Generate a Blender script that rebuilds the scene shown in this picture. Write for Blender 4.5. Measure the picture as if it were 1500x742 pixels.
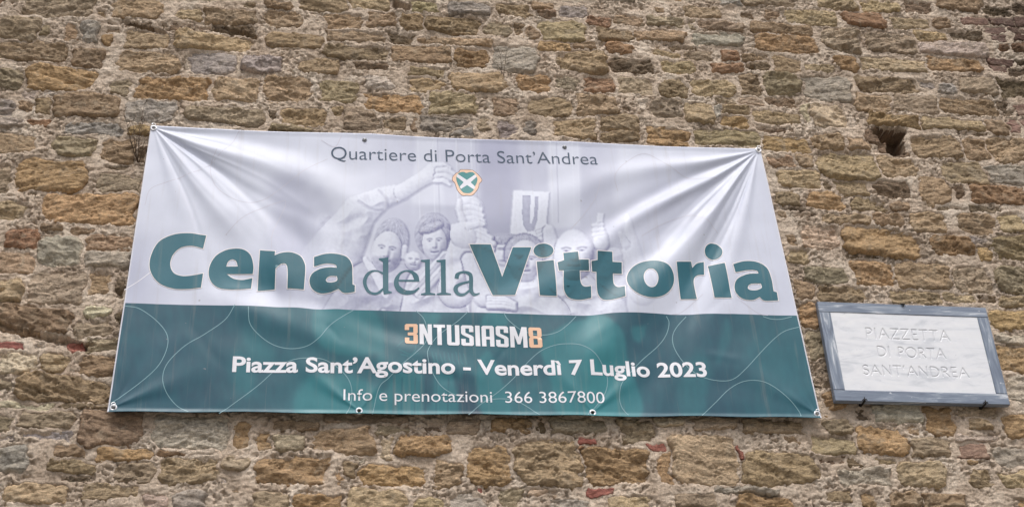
import bpy, bmesh, math, random
import numpy as np
from mathutils import Matrix, Vector

for o in list(bpy.data.objects):
    bpy.data.objects.remove(o)
scene = bpy.context.scene
COL = scene.collection

# ------------------------------------------------------------------ camera
# Photo is 1500 x 742 px.  Focal length and tilt come from the vanishing
# points of the banner's and plaque's edges; the wall is the plane y = 0.
FPX, CX, CY = 1950.0, 750.0, 371.0
def _n(v):
    v = np.array(v, float); return v / np.linalg.norm(v)
UPC = _n((550 - CX, -2600 - CY, FPX))            # world up, in camera axes (x right, y down, z forward)
yh = (FPX * FPX + (550 - CX) * (14520 - CX)) / (2600 + CY)
RTC = _n((14520 - CX, yh, FPX))                  # world right
INC = np.cross(UPC, RTC)                         # into the wall
W2C = np.stack([RTC, INC, UPC], axis=1)          # columns: world axes in camera axes
C2W = W2C.T
CAM = np.array([0.0, -5.17, 1.62])
def ray(px, py):
    px = np.asarray(px, float); py = np.asarray(py, float)
    d = np.stack([px - CX, py - CY, np.full_like(px, FPX)], axis=-1)
    return d @ C2W.T
def unproj(px, py, y=0.0):
    """photo pixel -> point on the plane at depth y (wall face is y = 0)"""
    d = ray(px, py)
    t = (y - CAM[1]) / d[..., 1]
    return CAM + d * t[..., None]
def proj(x, y, z):
    p = np.stack([np.asarray(x, float) - CAM[0], np.asarray(y, float) - CAM[1] + 0 * np.asarray(x, float), np.asarray(z, float) - CAM[2]], axis=-1) @ W2C.T
    return CX + FPX * p[..., 0] / p[..., 2], CY + FPX * p[..., 1] / p[..., 2]

cam = bpy.data.cameras.new('camera')
cam.sensor_width = 36.0
cam.lens = 36.0 * FPX / 1500.0
cam.clip_start = 0.05
cam.clip_end = 500.0
camo = bpy.data.objects.new('camera', cam)
M = Matrix.Identity(4)
cols = [C2W @ np.array([1, 0, 0.]), C2W @ np.array([0, -1., 0]), C2W @ np.array([0, 0, -1.])]
for j in range(3):
    for i in range(3):
        M[i][j] = cols[j][i]
for i in range(3):
    M[i][3] = CAM[i]
camo.matrix_world = M
COL.objects.link(camo)
scene.camera = camo
scene.render.resolution_x = 1024
scene.render.resolution_y = 506

# ------------------------------------------------------------------ light
SUN_EL, SUN_AZ = 61.0, -17.0          # azimuth measured from straight in front of the wall, minus = left
world = bpy.data.worlds.new('World'); scene.world = world; world.use_nodes = True
nt = world.node_tree; nt.nodes.clear()
sky = nt.nodes.new('ShaderNodeTexSky'); sky.sky_type = 'NISHITA'; sky.sun_disc = False
sky.sun_elevation = math.radians(SUN_EL)
sky.sun_rotation = math.radians(180.0 + SUN_AZ * -1 * -1)
sky.air_density = 1.0; sky.dust_density = 6.0; sky.ozone_density = 1.0
hs = nt.nodes.new('ShaderNodeHueSaturation'); hs.inputs['Saturation'].default_value = 0.6   # milky cloud cover
bg = nt.nodes.new('ShaderNodeBackground'); bg.inputs['Strength'].default_value = 0.112
wo = nt.nodes.new('ShaderNodeOutputWorld')
nt.links.new(sky.outputs[0], hs.inputs['Color']); nt.links.new(hs.outputs[0], bg.inputs['Color']); nt.links.new(bg.outputs[0], wo.inputs['Surface'])
sun = bpy.data.lights.new('sun', 'SUN'); sun.energy = 1.4; sun.angle = math.radians(18.0); sun.color = (1.0, 0.975, 0.94)
suno = bpy.data.objects.new('sun', sun); COL.objects.link(suno)
el, az = math.radians(SUN_EL), math.radians(SUN_AZ)
to_sun = Vector((math.sin(az) * math.cos(el), -math.cos(az) * math.cos(el), math.sin(el)))
suno.rotation_euler = to_sun.to_track_quat('Z', 'Y').to_euler()
suno.location = (0, -4, 9)
vs = scene.view_settings
vs.view_transform = 'Standard'; vs.look = 'None'; vs.exposure = 0.33; vs.gamma = 1.0; vs.use_curve_mapping = False

# ------------------------------------------------------------------ helpers
def s2l(h):
    c = [int(h[i:i + 2], 16) / 255.0 for i in (1, 3, 5)]
    return np.array([x / 12.92 if x <= 0.04045 else ((x + 0.055) / 1.055) ** 2.4 for x in c])
def smooth(a, b, x):
    t = np.clip((x - a) / (b - a), 0, 1); return t * t * (3 - 2 * t)
def _hash(ix, iy, seed):
    h = (ix.astype(np.int64) * 374761393 + iy.astype(np.int64) * 668265263 + seed * 974634777) & 0x7fffffff
    h = ((h ^ (h >> 13)) * 1274126177) & 0x7fffffff
    return (h ^ (h >> 16)) & 0xffff
_GA = np.linspace(0, 2 * np.pi, 256, endpoint=False)
_GX, _GY = np.cos(_GA), np.sin(_GA)
def perlin(x, y, seed=0):
    x0 = np.floor(x); y0 = np.floor(y); fx = x - x0; fy = y - y0
    u = fx * fx * fx * (fx * (fx * 6 - 15) + 10); v = fy * fy * fy * (fy * (fy * 6 - 15) + 10)
    def g(i, j):
        h = _hash(x0 + i, y0 + j, seed) & 255
        return _GX[h] * (fx - i) + _GY[h] * (fy - j)
    a = g(0, 0); b = g(1, 0); c = g(0, 1); d = g(1, 1)
    return 1.45 * ((a * (1 - u) + b * u) * (1 - v) + (c * (1 - u) + d * u) * v)
def fbm(x, y, seed=0, octv=4, gain=0.5):
    s = 0; amp = 1.0; f = 1.0
    for i in range(octv):
        s = s + amp * perlin(x * f, y * f, seed + i * 17); amp *= gain; f *= 2.03
    return s
def tag(o, label=None, cat=None, group=None, kind=None):
    if label: o['label'] = label
    if cat: o['category'] = cat
    if group: o['group'] = group
    if kind: o['kind'] = kind
    return o
def empty(name, loc=(0, 0, 0)):
    o = bpy.data.objects.new(name, None); COL.objects.link(o); o.location = loc
    o.empty_display_size = 0.1; return o
def mesh_np(name, verts, faces, smooth_shade=True, colors=None):
    """verts (n,3) array, faces (m,k) array of one size"""
    me = bpy.data.meshes.new(name)
    verts = np.asarray(verts, np.float32); faces = np.asarray(faces, np.int32)
    m, k = faces.shape
    me.vertices.add(len(verts)); me.vertices.foreach_set('co', verts.ravel())
    me.loops.add(m * k); me.loops.foreach_set('vertex_index', faces.ravel())
    me.polygons.add(m); me.polygons.foreach_set('loop_start', np.arange(0, m * k, k, dtype=np.int32))
    me.polygons.foreach_set('use_smooth', np.full(m, smooth_shade))
    me.update(calc_edges=True)
    if colors is not None: set_col(me, colors)
    return me
def set_col(me, colors):
    at = me.color_attributes.new('tint', 'FLOAT_COLOR', 'POINT')
    c = np.ones((len(me.vertices), 4), np.float32); c[:, :3] = colors
    at.data.foreach_set('color', c.ravel())
def link(name, me, mat, parent=None):
    o = bpy.data.objects.new(name, me); COL.objects.link(o)
    if mat is not None and len(me.materials) == 0: me.materials.append(mat)
    if parent is not None:
        o.parent = parent
        o.matrix_parent_inverse = Matrix.Translation(-Vector(parent.location))
    return o
def bm_obj(name, bm, mat, parent=None, smooth_shade=False):
    me = bpy.data.meshes.new(name)
    bmesh.ops.recalc_face_normals(bm, faces=bm.faces[:])
    bm.to_mesh(me); bm.free()
    if smooth_shade:
        me.polygons.foreach_set('use_smooth', np.full(len(me.polygons), True))
    return link(name, me, mat, parent)

# ------------------------------------------------------------------ materials
def new_mat(name):
    m = bpy.data.materials.new(name); m.use_nodes = True
    t = m.node_tree; b = t.nodes['Principled BSDF']; return m, t, b
def N(t, kind, **kw):
    n = t.nodes.new(kind)
    for k, v in kw.items():
        if k in n.inputs: n.inputs[k].default_value = v
        else: setattr(n, k, v)
    return n
def noise(t, scale, detail=6.0, rough=0.6, vec=None, dist=0.0):
    n = N(t, 'ShaderNodeTexNoise'); n.inputs['Scale'].default_value = scale
    n.inputs['Detail'].default_value = detail; n.inputs['Roughness'].default_value = rough; n.inputs['Distortion'].default_value = dist
    if vec is not None: t.links.new(vec, n.inputs['Vector'])
    return n.outputs['Fac']
def ramp(t, fac, stops):
    n = N(t, 'ShaderNodeValToRGB'); e = n.color_ramp.elements
    while len(e) < len(stops): e.new(0.5)
    for el_, (p, c) in zip(e, stops):
        el_.position = p; el_.color = (*c, 1) if len(c) == 3 else c
    t.links.new(fac, n.inputs['Fac']); return n.outputs['Color']
def mixc(t, fac, a, b, mode='MIX'):
    n = N(t, 'ShaderNodeMix', data_type='RGBA', blend_type=mode)
    for sock, val in ((n.inputs[0], fac), (n.inputs[6], a), (n.inputs[7], b)):
        if hasattr(val, 'is_output'): t.links.new(val, sock)
        elif isinstance(val, (int, float)): sock.default_value = val
        else: sock.default_value = (*val, 1)
    return n.outputs[2]
def bump(t, h, strength, dist, b):
    n = N(t, 'ShaderNodeBump'); n.inputs['Strength'].default_value = strength; n.inputs['Distance'].default_value = dist
    t.links.new(h, n.inputs['Height']); t.links.new(n.outputs[0], b.inputs['Normal']); return n
def gpos(t):
    return N(t, 'ShaderNodeNewGeometry').outputs['Position']
def grey(v): return (v, v, v)

def rock_material(name):
    m, t, b = new_mat(name)
    pos = gpos(t)
    mp = N(t, 'ShaderNodeMapping'); mp.inputs['Scale'].default_value = (1, 1, 3.2); mp.inputs['Rotation'].default_value = (0, 0.12, 0); t.links.new(pos, mp.inputs['Vector']); v = mp.outputs[0]
    at = N(t, 'ShaderNodeAttribute', attribute_name='tint')
    c = at.outputs['Color']
    big = noise(t, 9, 5, 0.62, v, 0.6)
    c = mixc(t, 1.0, c, ramp(t, big, [(0.25, grey(0.78)), (0.5, grey(0.98)), (0.78, (1.22, 1.19, 1.14))]), 'MULTIPLY')
    fine = noise(t, 55, 9, 0.75, v)
    c = mixc(t, 1.0, c, ramp(t, fine, [(0.3, grey(0.6)), (0.5, grey(1.0)), (0.72, grey(1.34))]), 'MULTIPLY')
    c = mixc(t, 1.0, c, ramp(t, noise(t, 190, 5, 0.7, pos), [(0.3, grey(0.72)), (0.5, grey(1.0)), (0.7, grey(1.26))]), 'MULTIPLY')
    c = mixc(t, 1.0, c, ramp(t, noise(t, 0.9, 4, 0.55, pos), [(0.35, grey(0.84)), (0.65, grey(1.13))]), 'MULTIPLY')
    dust = noise(t, 14, 9, 0.72, pos, 0.6)                       # lime dust and lichen film
    f = ramp(t, dust, [(0.53, grey(0.0)), (0.66, grey(0.55))])
    c = mixc(t, f, c, tuple(s2l('#b5a793')))
    och = noise(t, 5.5, 4, 0.6, pos, 0.8)                       # rusty weathering
    f = ramp(t, och, [(0.55, grey(0.0)), (0.7, grey(0.25))])
    c = mixc(t, f, c, tuple(s2l('#8f7858')))
    spk = noise(t, 150, 4, 0.65, pos)
    c = mixc(t, ramp(t, spk, [(0.64, grey(0.0)), (0.72, grey(0.5))]), c, tuple(s2l('#463c33')))
    # thin bedding cracks
    cr = N(t, 'ShaderNodeTexNoise', noise_dimensions='3D'); cr.inputs['Scale'].default_value = 17; cr.inputs['Detail'].default_value = 5; cr.inputs['Roughness'].default_value = 0.62; cr.inputs['Distortion'].default_value = 0.9
    t.links.new(v, cr.inputs['Vector'])
    d0 = N(t, 'ShaderNodeMath', operation='SUBTRACT'); t.links.new(cr.outputs['Fac'], d0.inputs[0]); d0.inputs[1].default_value = 0.5
    d1 = N(t, 'ShaderNodeMath', operation='ABSOLUTE'); t.links.new(d0.outputs[0], d1.inputs[0])
    crk = ramp(t, d1.outputs[0], [(0.0, grey(0.0)), (0.028, grey(1.0))])
    c = mixc(t, 1.0, c, ramp(t, d1.outputs[0], [(0.0, grey(0.66)), (0.022, grey(1.0))]), 'MULTIPLY')
    t.links.new(c, b.inputs['Base Color'])
    b.inputs['Roughness'].default_value = 0.92
    b.inputs['Specular IOR Level'].default_value = 0.2
    h = N(t, 'ShaderNodeMath', operation='ADD')
    t.links.new(noise(t, 80, 9, 0.85, v), h.inputs[0]); t.links.new(noise(t, 24, 6, 0.7, v, 0.7), h.inputs[1])
    h2 = N(t, 'ShaderNodeMath', operation='MULTIPLY_ADD'); t.links.new(crk, h2.inputs[0]); h2.inputs[1].default_value = 0.32; t.links.new(h.outputs[0], h2.inputs[2])
    bump(t, h2.outputs[0], 0.85, 0.009, b)
    return m
STONE = rock_material('rubble_stone')
def mortar_material():
    m, t, b = new_mat('lime_mortar')
    pos = gpos(t)
    big = noise(t, 6, 5, 0.6, pos, 0.5)
    c = ramp(t, big, [(0.3, tuple(s2l('#b5a28f'))), (0.5, tuple(s2l('#d3c1ae'))), (0.72, tuple(s2l('#e2d4c3')))])
    sand = noise(t, 110, 6, 0.75, pos)
    c = mixc(t, 1.0, c, ramp(t, sand, [(0.3, grey(0.6)), (0.5, grey(1.0)), (0.7, grey(1.25))]), 'MULTIPLY')
    c = mixc(t, 1.0, c, ramp(t, noise(t, 0.9, 4, 0.55, pos), [(0.35, grey(0.86)), (0.65, grey(1.1))]), 'MULTIPLY')
    dirt = noise(t, 22, 7, 0.7, pos, 0.8)
    c = mixc(t, ramp(t, dirt, [(0.57, grey(0)), (0.68, grey(0.5))]), c, tuple(s2l('#6f6050')))
    t.links.new(c, b.inputs['Base Color'])
    b.inputs['Roughness'].default_value = 0.95; b.inputs['Specular IOR Level'].default_value = 0.15
    h = N(t, 'ShaderNodeMath', operation='ADD')
    t.links.new(noise(t, 95, 9, 0.78, pos), h.inputs[0]); t.links.new(noise(t, 38, 6, 0.7, pos, 0.6), h.inputs[1])
    bump(t, h.outputs[0], 0.9, 0.011, b)
    return m
MORTAR = mortar_material()

# ------------------------------------------------------------------ ground and wall
def paving_material():
    m, t, b = new_mat('street_paving')
    pos = gpos(t)
    br = N(t, 'ShaderNodeTexBrick'); br.inputs['Scale'].default_value = 2.0
    br.inputs['Color1'].default_value = (0.20, 0.185, 0.16, 1); br.inputs['Color2'].default_value = (0.26, 0.24, 0.21, 1); br.inputs['Mortar'].default_value = (0.1, 0.09, 0.08, 1)
    br.inputs['Mortar Size'].default_value = 0.012; t.links.new(pos, br.inputs['Vector'])
    c = mixc(t, 1.0, br.outputs['Color'], ramp(t, noise(t, 7, 6, 0.7, pos), [(0.3, grey(0.75)), (0.7, grey(1.2))]), 'MULTIPLY')
    t.links.new(c, b.inputs['Base Color']); b.inputs['Roughness'].default_value = 0.85
    return m
g = mesh_np('ground', [(-60, -120, 0), (60, -120, 0), (60, 0.3, 0), (-60, 0.3, 0)], [(0, 1, 2, 3)], False)
tag(link('ground', g, paving_material()), kind='structure')

PAL = {'T': '#8f7d66', 'O': '#9c805c', 'Y': '#988a6f', 'G': '#8b8b8d', 'B': '#969996', 'N': '#8e8473', 'R': '#8f6c55',
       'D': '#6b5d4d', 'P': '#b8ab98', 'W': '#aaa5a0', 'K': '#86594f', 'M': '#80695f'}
# stones read off the photograph: left, top, right, bottom in photo pixels, colour letter (see PAL); some D entries paint shaded undersides and a dark gap as brown stone
TRACED = """
-8 -2 6 14 R;30 -4 140 26 N;160 2 240 30 T;-15 27 58 60 N;58 36 76 56 T;92 37 115 63 T;115 33 147 64 G;150 53 167 69 O;152 42 178 52 D
150 33 183 41 D;184 34 224 43 D;225 33 246 41 D;180 46 250 75 Y;-6 62 98 92 T;103 73 155 101 T;173 78 264 109 Y;38 100 142 136 O;143 15 160 32 T
255 12 300 34 Y;302 17 376 38 Y;250 38 282 46 D;282 39 308 48 D;312 40 378 52 D;256 52 372 77 Y;275 77 347 111 G;352 83 415 110 G;388 50 475 75 T
385 18 445 42 T;390 4 430 17 T;438 -3 510 21 T;478 21 532 45 T;475 47 565 63 T;565 50 610 67 D;610 58 720 68 Y;536 18 582 43 T;584 21 622 48 T
473 68 570 92 T;570 68 664 95 T;665 72 715 101 O;717 66 788 107 B;505 -4 575 18 Y;602 3 642 21 Y;655 5 718 25 G;725 8 779 26 T;622 26 702 52 T
708 36 747 54 N;749 36 775 55 T;515 88 568 105 D;438 87 498 109 T;780 5 808 17 T;785 17 815 27 T;815 8 864 31 G;790 33 857 64 Y;760 42 790 58 T
857 28 895 40 R;897 22 945 40 T;873 43 927 62 T;928 48 1002 63 T;945 28 1010 42 N;787 62 835 78 O;838 63 870 74 T;886 64 925 82 R;812 76 890 108 T
890 86 960 110 D;965 89 1018 112 Y;955 75 998 88 Y;980 69 1020 77 D;1000 12 1055 29 Y;1000 30 1020 48 N;1022 33 1090 49 N;1010 50 1088 69 B
1086 -2 1165 12 N;1052 0 1086 12 G;1057 9 1075 18 D;1085 18 1105 30 D;1118 15 1142 32 T;1147 17 1223 38 Y;1195 -4 1252 16 Y;1098 36 1188 54 T
1108 53 1197 79 O;1203 42 1264 80 N;1000 75 1046 91 N;1055 75 1082 92 R;1037 93 1090 110 R;1082 80 1128 93 Y;1100 90 1126 103 D;1130 84 1176 109 Y
1174 95 1219 107 Y;1222 82 1257 106 O;1258 3 1316 21 Y;1322 3 1366 21 D;1370 -6 1441 18 T;1235 20 1294 41 R;1303 28 1360 44 Y;1363 27 1394 45 T
1250 50 1263 78 N;1266 50 1343 80 N;1335 47 1385 62 Y;1386 46 1440 62 D;1342 64 1446 84 B;1258 86 1356 108 Y;1357 87 1434 107 O
1408 28 1446 39 M;1450 28 1484 40 M;1487 30 1514 42 M;1475 42 1504 52 M;1440 42 1472 50 M;1452 52 1474 62 M;1486 54 1512 63 M;1462 65 1480 79 R
1481 65 1512 79 R;1448 88 1482 98 M;1484 87 1512 98 D;1448 99 1474 107 M;1430 10 1480 25 D;1482 6 1512 25 D;1474 100 1512 116 D
-10 102 34 133 N;34 133 60 147 W;66 135 96 144 W;75 138 178 174 T;158 117 195 144 N;199 116 310 149 O;-10 148 22 172 G;22 148 54 165 T;55 145 78 168 Y
182 148 262 181 G;-8 175 36 187 G;40 177 70 186 R;95 183 182 199 G;-5 195 52 228 Y;188 185 222 202 O;270 158 390 185 N;312 116 380 152 Y;385 112 460 152 Y
466 120 528 153 Y;393 163 409 178 D;410 160 480 186 Y;395 186 460 197 T;481 157 500 170 T;533 112 577 134 W;597 100 655 115 Y;597 115 650 138 Y
655 107 742 135 Y;535 138 622 168 O;625 138 702 171 Y;500 158 555 194 N;557 173 595 194 T;602 173 611 196 T;615 172 688 195 B;660 182 695 201 G
697 172 718 195 N;722 145 765 171 T;725 178 775 204 G;752 108 810 138 O;811 115 848 135 N;853 114 902 137 R;908 116 960 140 N;967 117 1006 147 T
770 142 838 172 T;843 140 905 170 Y;904 156 921 166 D;932 145 950 164 W;953 145 1000 176 N;748 178 790 202 G;808 176 873 204 Y;880 170 936 194 T
880 195 935 212 T;945 187 1010 217 O;748 150 768 169 T;1010 120 1075 143 Y;1045 145 1081 155 N;1083 144 1119 156 N;1120 142 1165 157 D;1080 107 1114 143 T
1116 109 1172 143 N;1175 113 1246 149 B;1000 152 1046 182 Y;1047 155 1058 175 G;1060 157 1097 170 T;1100 158 1114 165 R;1053 171 1098 191 O
1102 163 1172 184 Y;1012 190 1114 217 Y;1172 155 1188 178 P;1190 153 1242 190 P;1105 187 1165 196 D;1117 200 1185 225 O;1187 196 1236 224 T
1252 115 1345 138 T;1346 120 1368 132 G;1369 122 1401 140 G;1403 115 1460 140 N;1458 118 1512 146 D;1252 140 1306 165 T;1308 140 1374 168 N
1376 143 1461 172 T;1464 148 1481 172 D;1485 155 1512 172 M;1493 177 1512 187 M;1270 169 1345 191 O;1348 173 1441 193 T;1442 178 1478 200 T
1400 193 1452 201 D;1480 176 1492 196 M;78 200 143 232 N;146 205 200 240 T;200 214 218 242 D;20 234 132 284 O;-10 240 18 286 N;150 242 186 252 D
142 257 210 286 N;40 281 64 288 D;-12 295 42 328 Y;62 285 200 329 O;55 330 95 342 T;100 336 142 347 T;5 338 58 365 R;52 348 126 392 B;130 346 200 370 T
128 369 198 393 B;-10 372 50 402 Y;38 396 128 447 N;129 399 162 432 T;-12 408 36 448 Y;163 405 190 440 D;-8 450 108 487 T;120 450 168 469 P;106 472 166 500 N
168 458 186 486 D;-6 504 40 513 K;99 501 122 514 K;48 503 68 515 G;124 494 178 519 N;-5 517 54 548 P;56 519 100 549 Y;114 520 176 555 T
25 554 168 590 Y;-8 555 22 575 N;-5 591 80 604 P;85 590 156 600 T;-12 610 24 634 N;24 602 110 630 N;28 632 108 646 G;-8 636 24 646 G;115 600 212 655 T
76 648 125 672 T;-12 652 46 695 G;140 656 225 677 O;70 675 140 695 Y;86 694 136 710 D;168 677 228 710 N;5 707 100 738 Y;125 711 205 731 Y;205 722 246 748 W
221 606 337 659 B;228 661 275 670 R;278 662 325 669 D;232 670 325 713 Y;327 668 368 690 N;290 696 330 715 G;250 720 303 748 G;338 614 373 660 O;376 632 395 661 O
397 635 451 662 N;375 667 492 713 O;345 665 374 676 D;370 720 428 750 N;430 722 500 750 O;458 628 548 668 T;395 616 470 632 T;552 624 602 641 N
478 606 600 622 N;555 643 575 675 P;580 636 664 670 O;528 683 625 712 O;480 686 504 712 O;502 675 526 702 T;508 718 594 750 Y;596 715 622 727 D
600 729 650 752 Y;652 722 712 752 B;632 674 678 716 Y;681 652 748 712 O;615 622 650 635 D;652 614 706 640 N;698 716 708 725 K;510 668 536 678 W
718 610 780 636 O;782 614 800 636 D;803 612 890 637 N;752 644 852 712 Y;853 655 952 712 O;843 642 874 651 K;847 655 860 663 R;945 652 974 661 K
857 715 896 725 K;905 614 960 650 N;730 716 768 748 N;771 716 820 730 P;800 731 862 750 B;890 727 952 750 Y;963 664 984 711 O;982 638 1082 712 Y
1010 613 1080 632 N;958 612 1000 626 N;1085 612 1180 640 Y;1078 650 1085 672 K;1086 663 1198 712 Y;1150 640 1182 652 T;985 720 1050 748 N
1078 729 1160 750 O;1066 722 1078 736 W;1040 713 1140 727 G;1122 228 1164 246 T;1166 225 1194 247 T;1198 224 1289 265 Y;1135 250 1203 278 Y;1204 266 1218 280 D
1219 265 1273 290 Y;1130 283 1171 303 Y;1180 282 1236 310 O;1130 304 1176 312 D;1155 312 1200 321 D;1138 310 1151 320 T;1280 265 1336 293 D;1288 231 1342 262 T
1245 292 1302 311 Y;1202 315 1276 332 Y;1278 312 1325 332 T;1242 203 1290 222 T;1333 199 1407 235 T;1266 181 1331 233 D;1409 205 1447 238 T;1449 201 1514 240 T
1377 237 1443 271 Y;1445 244 1504 271 B;1344 260 1392 303 Y;1422 272 1502 302 R;1396 272 1413 295 D;1370 303 1418 311 D;1420 303 1466 314 D;1330 310 1387 343 Y
1304 298 1330 309 T;1172 330 1233 366 P;1236 333 1347 378 O;1150 366 1186 388 Y;1152 344 1172 364 T;1178 390 1240 419 N;1247 383 1310 422 O;1238 371 1290 380 D
1195 421 1266 444 T;1162 408 1193 440 T;1170 443 1200 482 O;1400 312 1456 345 T;1364 347 1425 376 O;1420 347 1448 358 G;1453 346 1514 385 Y;1458 312 1500 344 Y
1430 362 1456 384 O;1312 386 1392 425 T;1393 388 1454 431 N;1456 391 1514 432 N;1302 428 1378 446 Y;1380 430 1430 446 Y;1431 434 1458 447 D;1462 434 1514 452 Y
1182 485 1212 528 N;1190 530 1220 570 N;1202 574 1240 611 O;1448 455 1514 486 O;1456 490 1504 505 B;1460 507 1514 548 O;1474 551 1514 592 B
1205 592 1246 612 O;1205 615 1250 636 N;1276 588 1352 622 B;1251 598 1272 620 D;1184 639 1254 668 Y;1255 625 1325 666 O;1318 625 1348 637 T;1195 669 1238 681 D
1228 684 1310 716 B;1313 675 1386 716 Y;1328 641 1396 672 N;1240 673 1264 683 D;1282 670 1310 682 T;1208 720 1245 736 Y;1262 724 1282 744 O;1300 720 1344 746 T
1353 594 1398 640 O;1400 598 1462 612 N;1398 634 1460 648 B;1418 613 1449 632 T;1468 606 1514 645 O;1404 652 1444 672 M;1418 675 1431 684 O;1455 655 1514 690 B
1462 692 1514 718 Y;1420 690 1452 716 T;1347 724 1412 748 T;1488 728 1514 746 O
"""
rng = np.random.default_rng(11)
stones = []      # cx, cz, hx, hz, angle, colour, visible, code
def add_stone(cx, cz, hx, hz, ang, code, vis):
    stones.append(dict(cx=cx, cz=cz, hx=hx, hz=hz, ang=ang, code=code, vis=vis))
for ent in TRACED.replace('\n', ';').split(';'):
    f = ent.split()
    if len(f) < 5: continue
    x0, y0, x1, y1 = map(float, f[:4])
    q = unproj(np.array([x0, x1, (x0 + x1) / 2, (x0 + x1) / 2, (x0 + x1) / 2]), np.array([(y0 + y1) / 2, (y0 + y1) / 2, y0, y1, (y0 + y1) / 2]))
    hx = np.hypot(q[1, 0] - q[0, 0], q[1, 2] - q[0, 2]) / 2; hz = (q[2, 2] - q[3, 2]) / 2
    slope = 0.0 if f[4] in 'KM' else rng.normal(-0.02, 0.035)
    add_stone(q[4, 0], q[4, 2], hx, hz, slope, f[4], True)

# wall extents and the fine window seen by the camera
WX0, WX1, WZ0, WZ1 = -4.2, 6.4, 0.0, 8.6
FX0, FX1, FZ0, FZ1 = -1.95, 4.25, 3.5, 7.2
BAN = np.array([[221, 184], [1114, 218], [1203, 613], [157, 604]], float)     # banner corners, photo pixels: TL TR BR BL
PLQ = np.array([[1197, 441], [1444, 450], [1480, 592], [1224, 586]], float)    # plaque corners
def in_quad(px, py, q, grow=0.0):
    ins = np.ones(np.shape(px), bool)
    for i in range(4):
        a, b = q[i], q[(i + 1) % 4]
        n_ = np.array([-(b[1] - a[1]), b[0] - a[0]]); n_ /= np.linalg.norm(n_)
        ins &= ((px - a[0]) * n_[0] + (py - a[1]) * n_[1]) > -grow
    return ins
# occupancy raster at 2 cm, used to fill what the photograph hides or leaves open
OS = 0.02
ocn = (int((WX1 - WX0) / OS), int((WZ1 - WZ0) / OS))
occ = np.zeros(ocn, bool)
def stamp(s, g=0.012):
    i0, i1 = [int(np.clip((s['cx'] + k * (s['hx'] + g) - WX0) / OS, 0, ocn[0])) for k in (-1, 1)]
    j0, j1 = [int(np.clip((s['cz'] + k * (s['hz'] + g) - WZ0) / OS, 0, ocn[1])) for k in (-1, 1)]
    return slice(i0, i1 + 1), slice(j0, j1 + 1)
for s in stones: occ[stamp(s)] = True
hole_c = unproj(1302, 208); occ[stamp(dict(cx=hole_c[0], cz=hole_c[2], hx=0.09, hz=0.075))] = True
weights = ['G', 'W'] + ['T'] * 7 + ['Y'] * 6 + ['O'] * 4 + ['N'] * 5 + ['G'] * 2 + ['B'] * 2 + ['R', 'D', 'P']
z = WZ0 + 0.07
while z < WZ1 - 0.05:                                   # rough courses
    hz = rng.uniform(0.045, 0.085); x = WX0 + rng.uniform(0, 0.2)
    while x < WX1:
        hx = rng.uniform(0.07, 0.2); c_ = dict(cx=x + hx, cz=z + hz + rng.normal(0, 0.012), hx=hx * 0.94, hz=hz * rng.uniform(0.75, 1.0))
        sl = stamp(c_, 0.0)
        if occ[sl].size and occ[sl].mean() < 0.02 and x + 2 * hx < WX1 and c_['cz'] + c_['hz'] < WZ1:
            add_stone(c_['cx'], c_['cz'], c_['hx'], c_['hz'], rng.normal(0, 0.04), weights[rng.integers(len(weights))], False); occ[stamp(c_)] = True
        x += 2 * hx + 0.02
    z += 2 * hz + 0.015
for k in range(9000):                                   # chips and fragments in the gaps
    big_ = k < 4500
    hx = rng.uniform(0.045, 0.1) if big_ else rng.uniform(0.02, 0.05); hz = rng.uniform(0.022, 0.05) if big_ else rng.uniform(0.012, 0.026)
    if not big_ : cx = rng.uniform(FX0, FX1); cz = rng.uniform(FZ0, FZ1)
    else: cx = rng.uniform(WX0 + .1, WX1 - .1); cz = rng.uniform(WZ0 + .05, WZ1 - .1)
    c_ = dict(cx=cx, cz=cz, hx=hx, hz=hz); sl = stamp(c_, 0.004)
    if occ[sl].size and not occ[sl].any():
        add_stone(cx, cz, hx, hz, rng.normal(0, 0.12), weights[rng.integers(len(weights))], False); occ[sl] = True
for s in stones:
    s['proud'] = rng.uniform(0.011, 0.030); s['grow'] = rng.uniform(-0.002, 0.006); s['tx'] = rng.normal(0, 0.05); s['tz'] = rng.normal(0.0, 0.09); s['rough'] = rng.uniform(0.7, 1.35)
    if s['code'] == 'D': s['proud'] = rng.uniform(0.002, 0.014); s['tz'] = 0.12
    if s['code'] in 'KM': s['grow'] = 0.006; s['proud'] = rng.uniform(0.016, 0.022); s['rough'] = 0.35
    if s['hx'] < 0.05 or s['hz'] < 0.022: s['proud'] *= 0.65
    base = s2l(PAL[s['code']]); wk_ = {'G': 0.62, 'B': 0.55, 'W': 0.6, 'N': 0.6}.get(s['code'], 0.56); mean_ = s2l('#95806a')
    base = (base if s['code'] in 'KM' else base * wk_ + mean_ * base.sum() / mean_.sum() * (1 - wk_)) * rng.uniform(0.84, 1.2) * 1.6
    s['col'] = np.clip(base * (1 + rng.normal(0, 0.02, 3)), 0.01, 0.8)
SM = {}
def fld(key): 
    if key not in SM: SM[key] = np.array([s[key] for s in stones] + [np.zeros_like(stones[0][key]) if key == 'col' else 0.0])
    return SM[key]
NS = len(stones)

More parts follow.
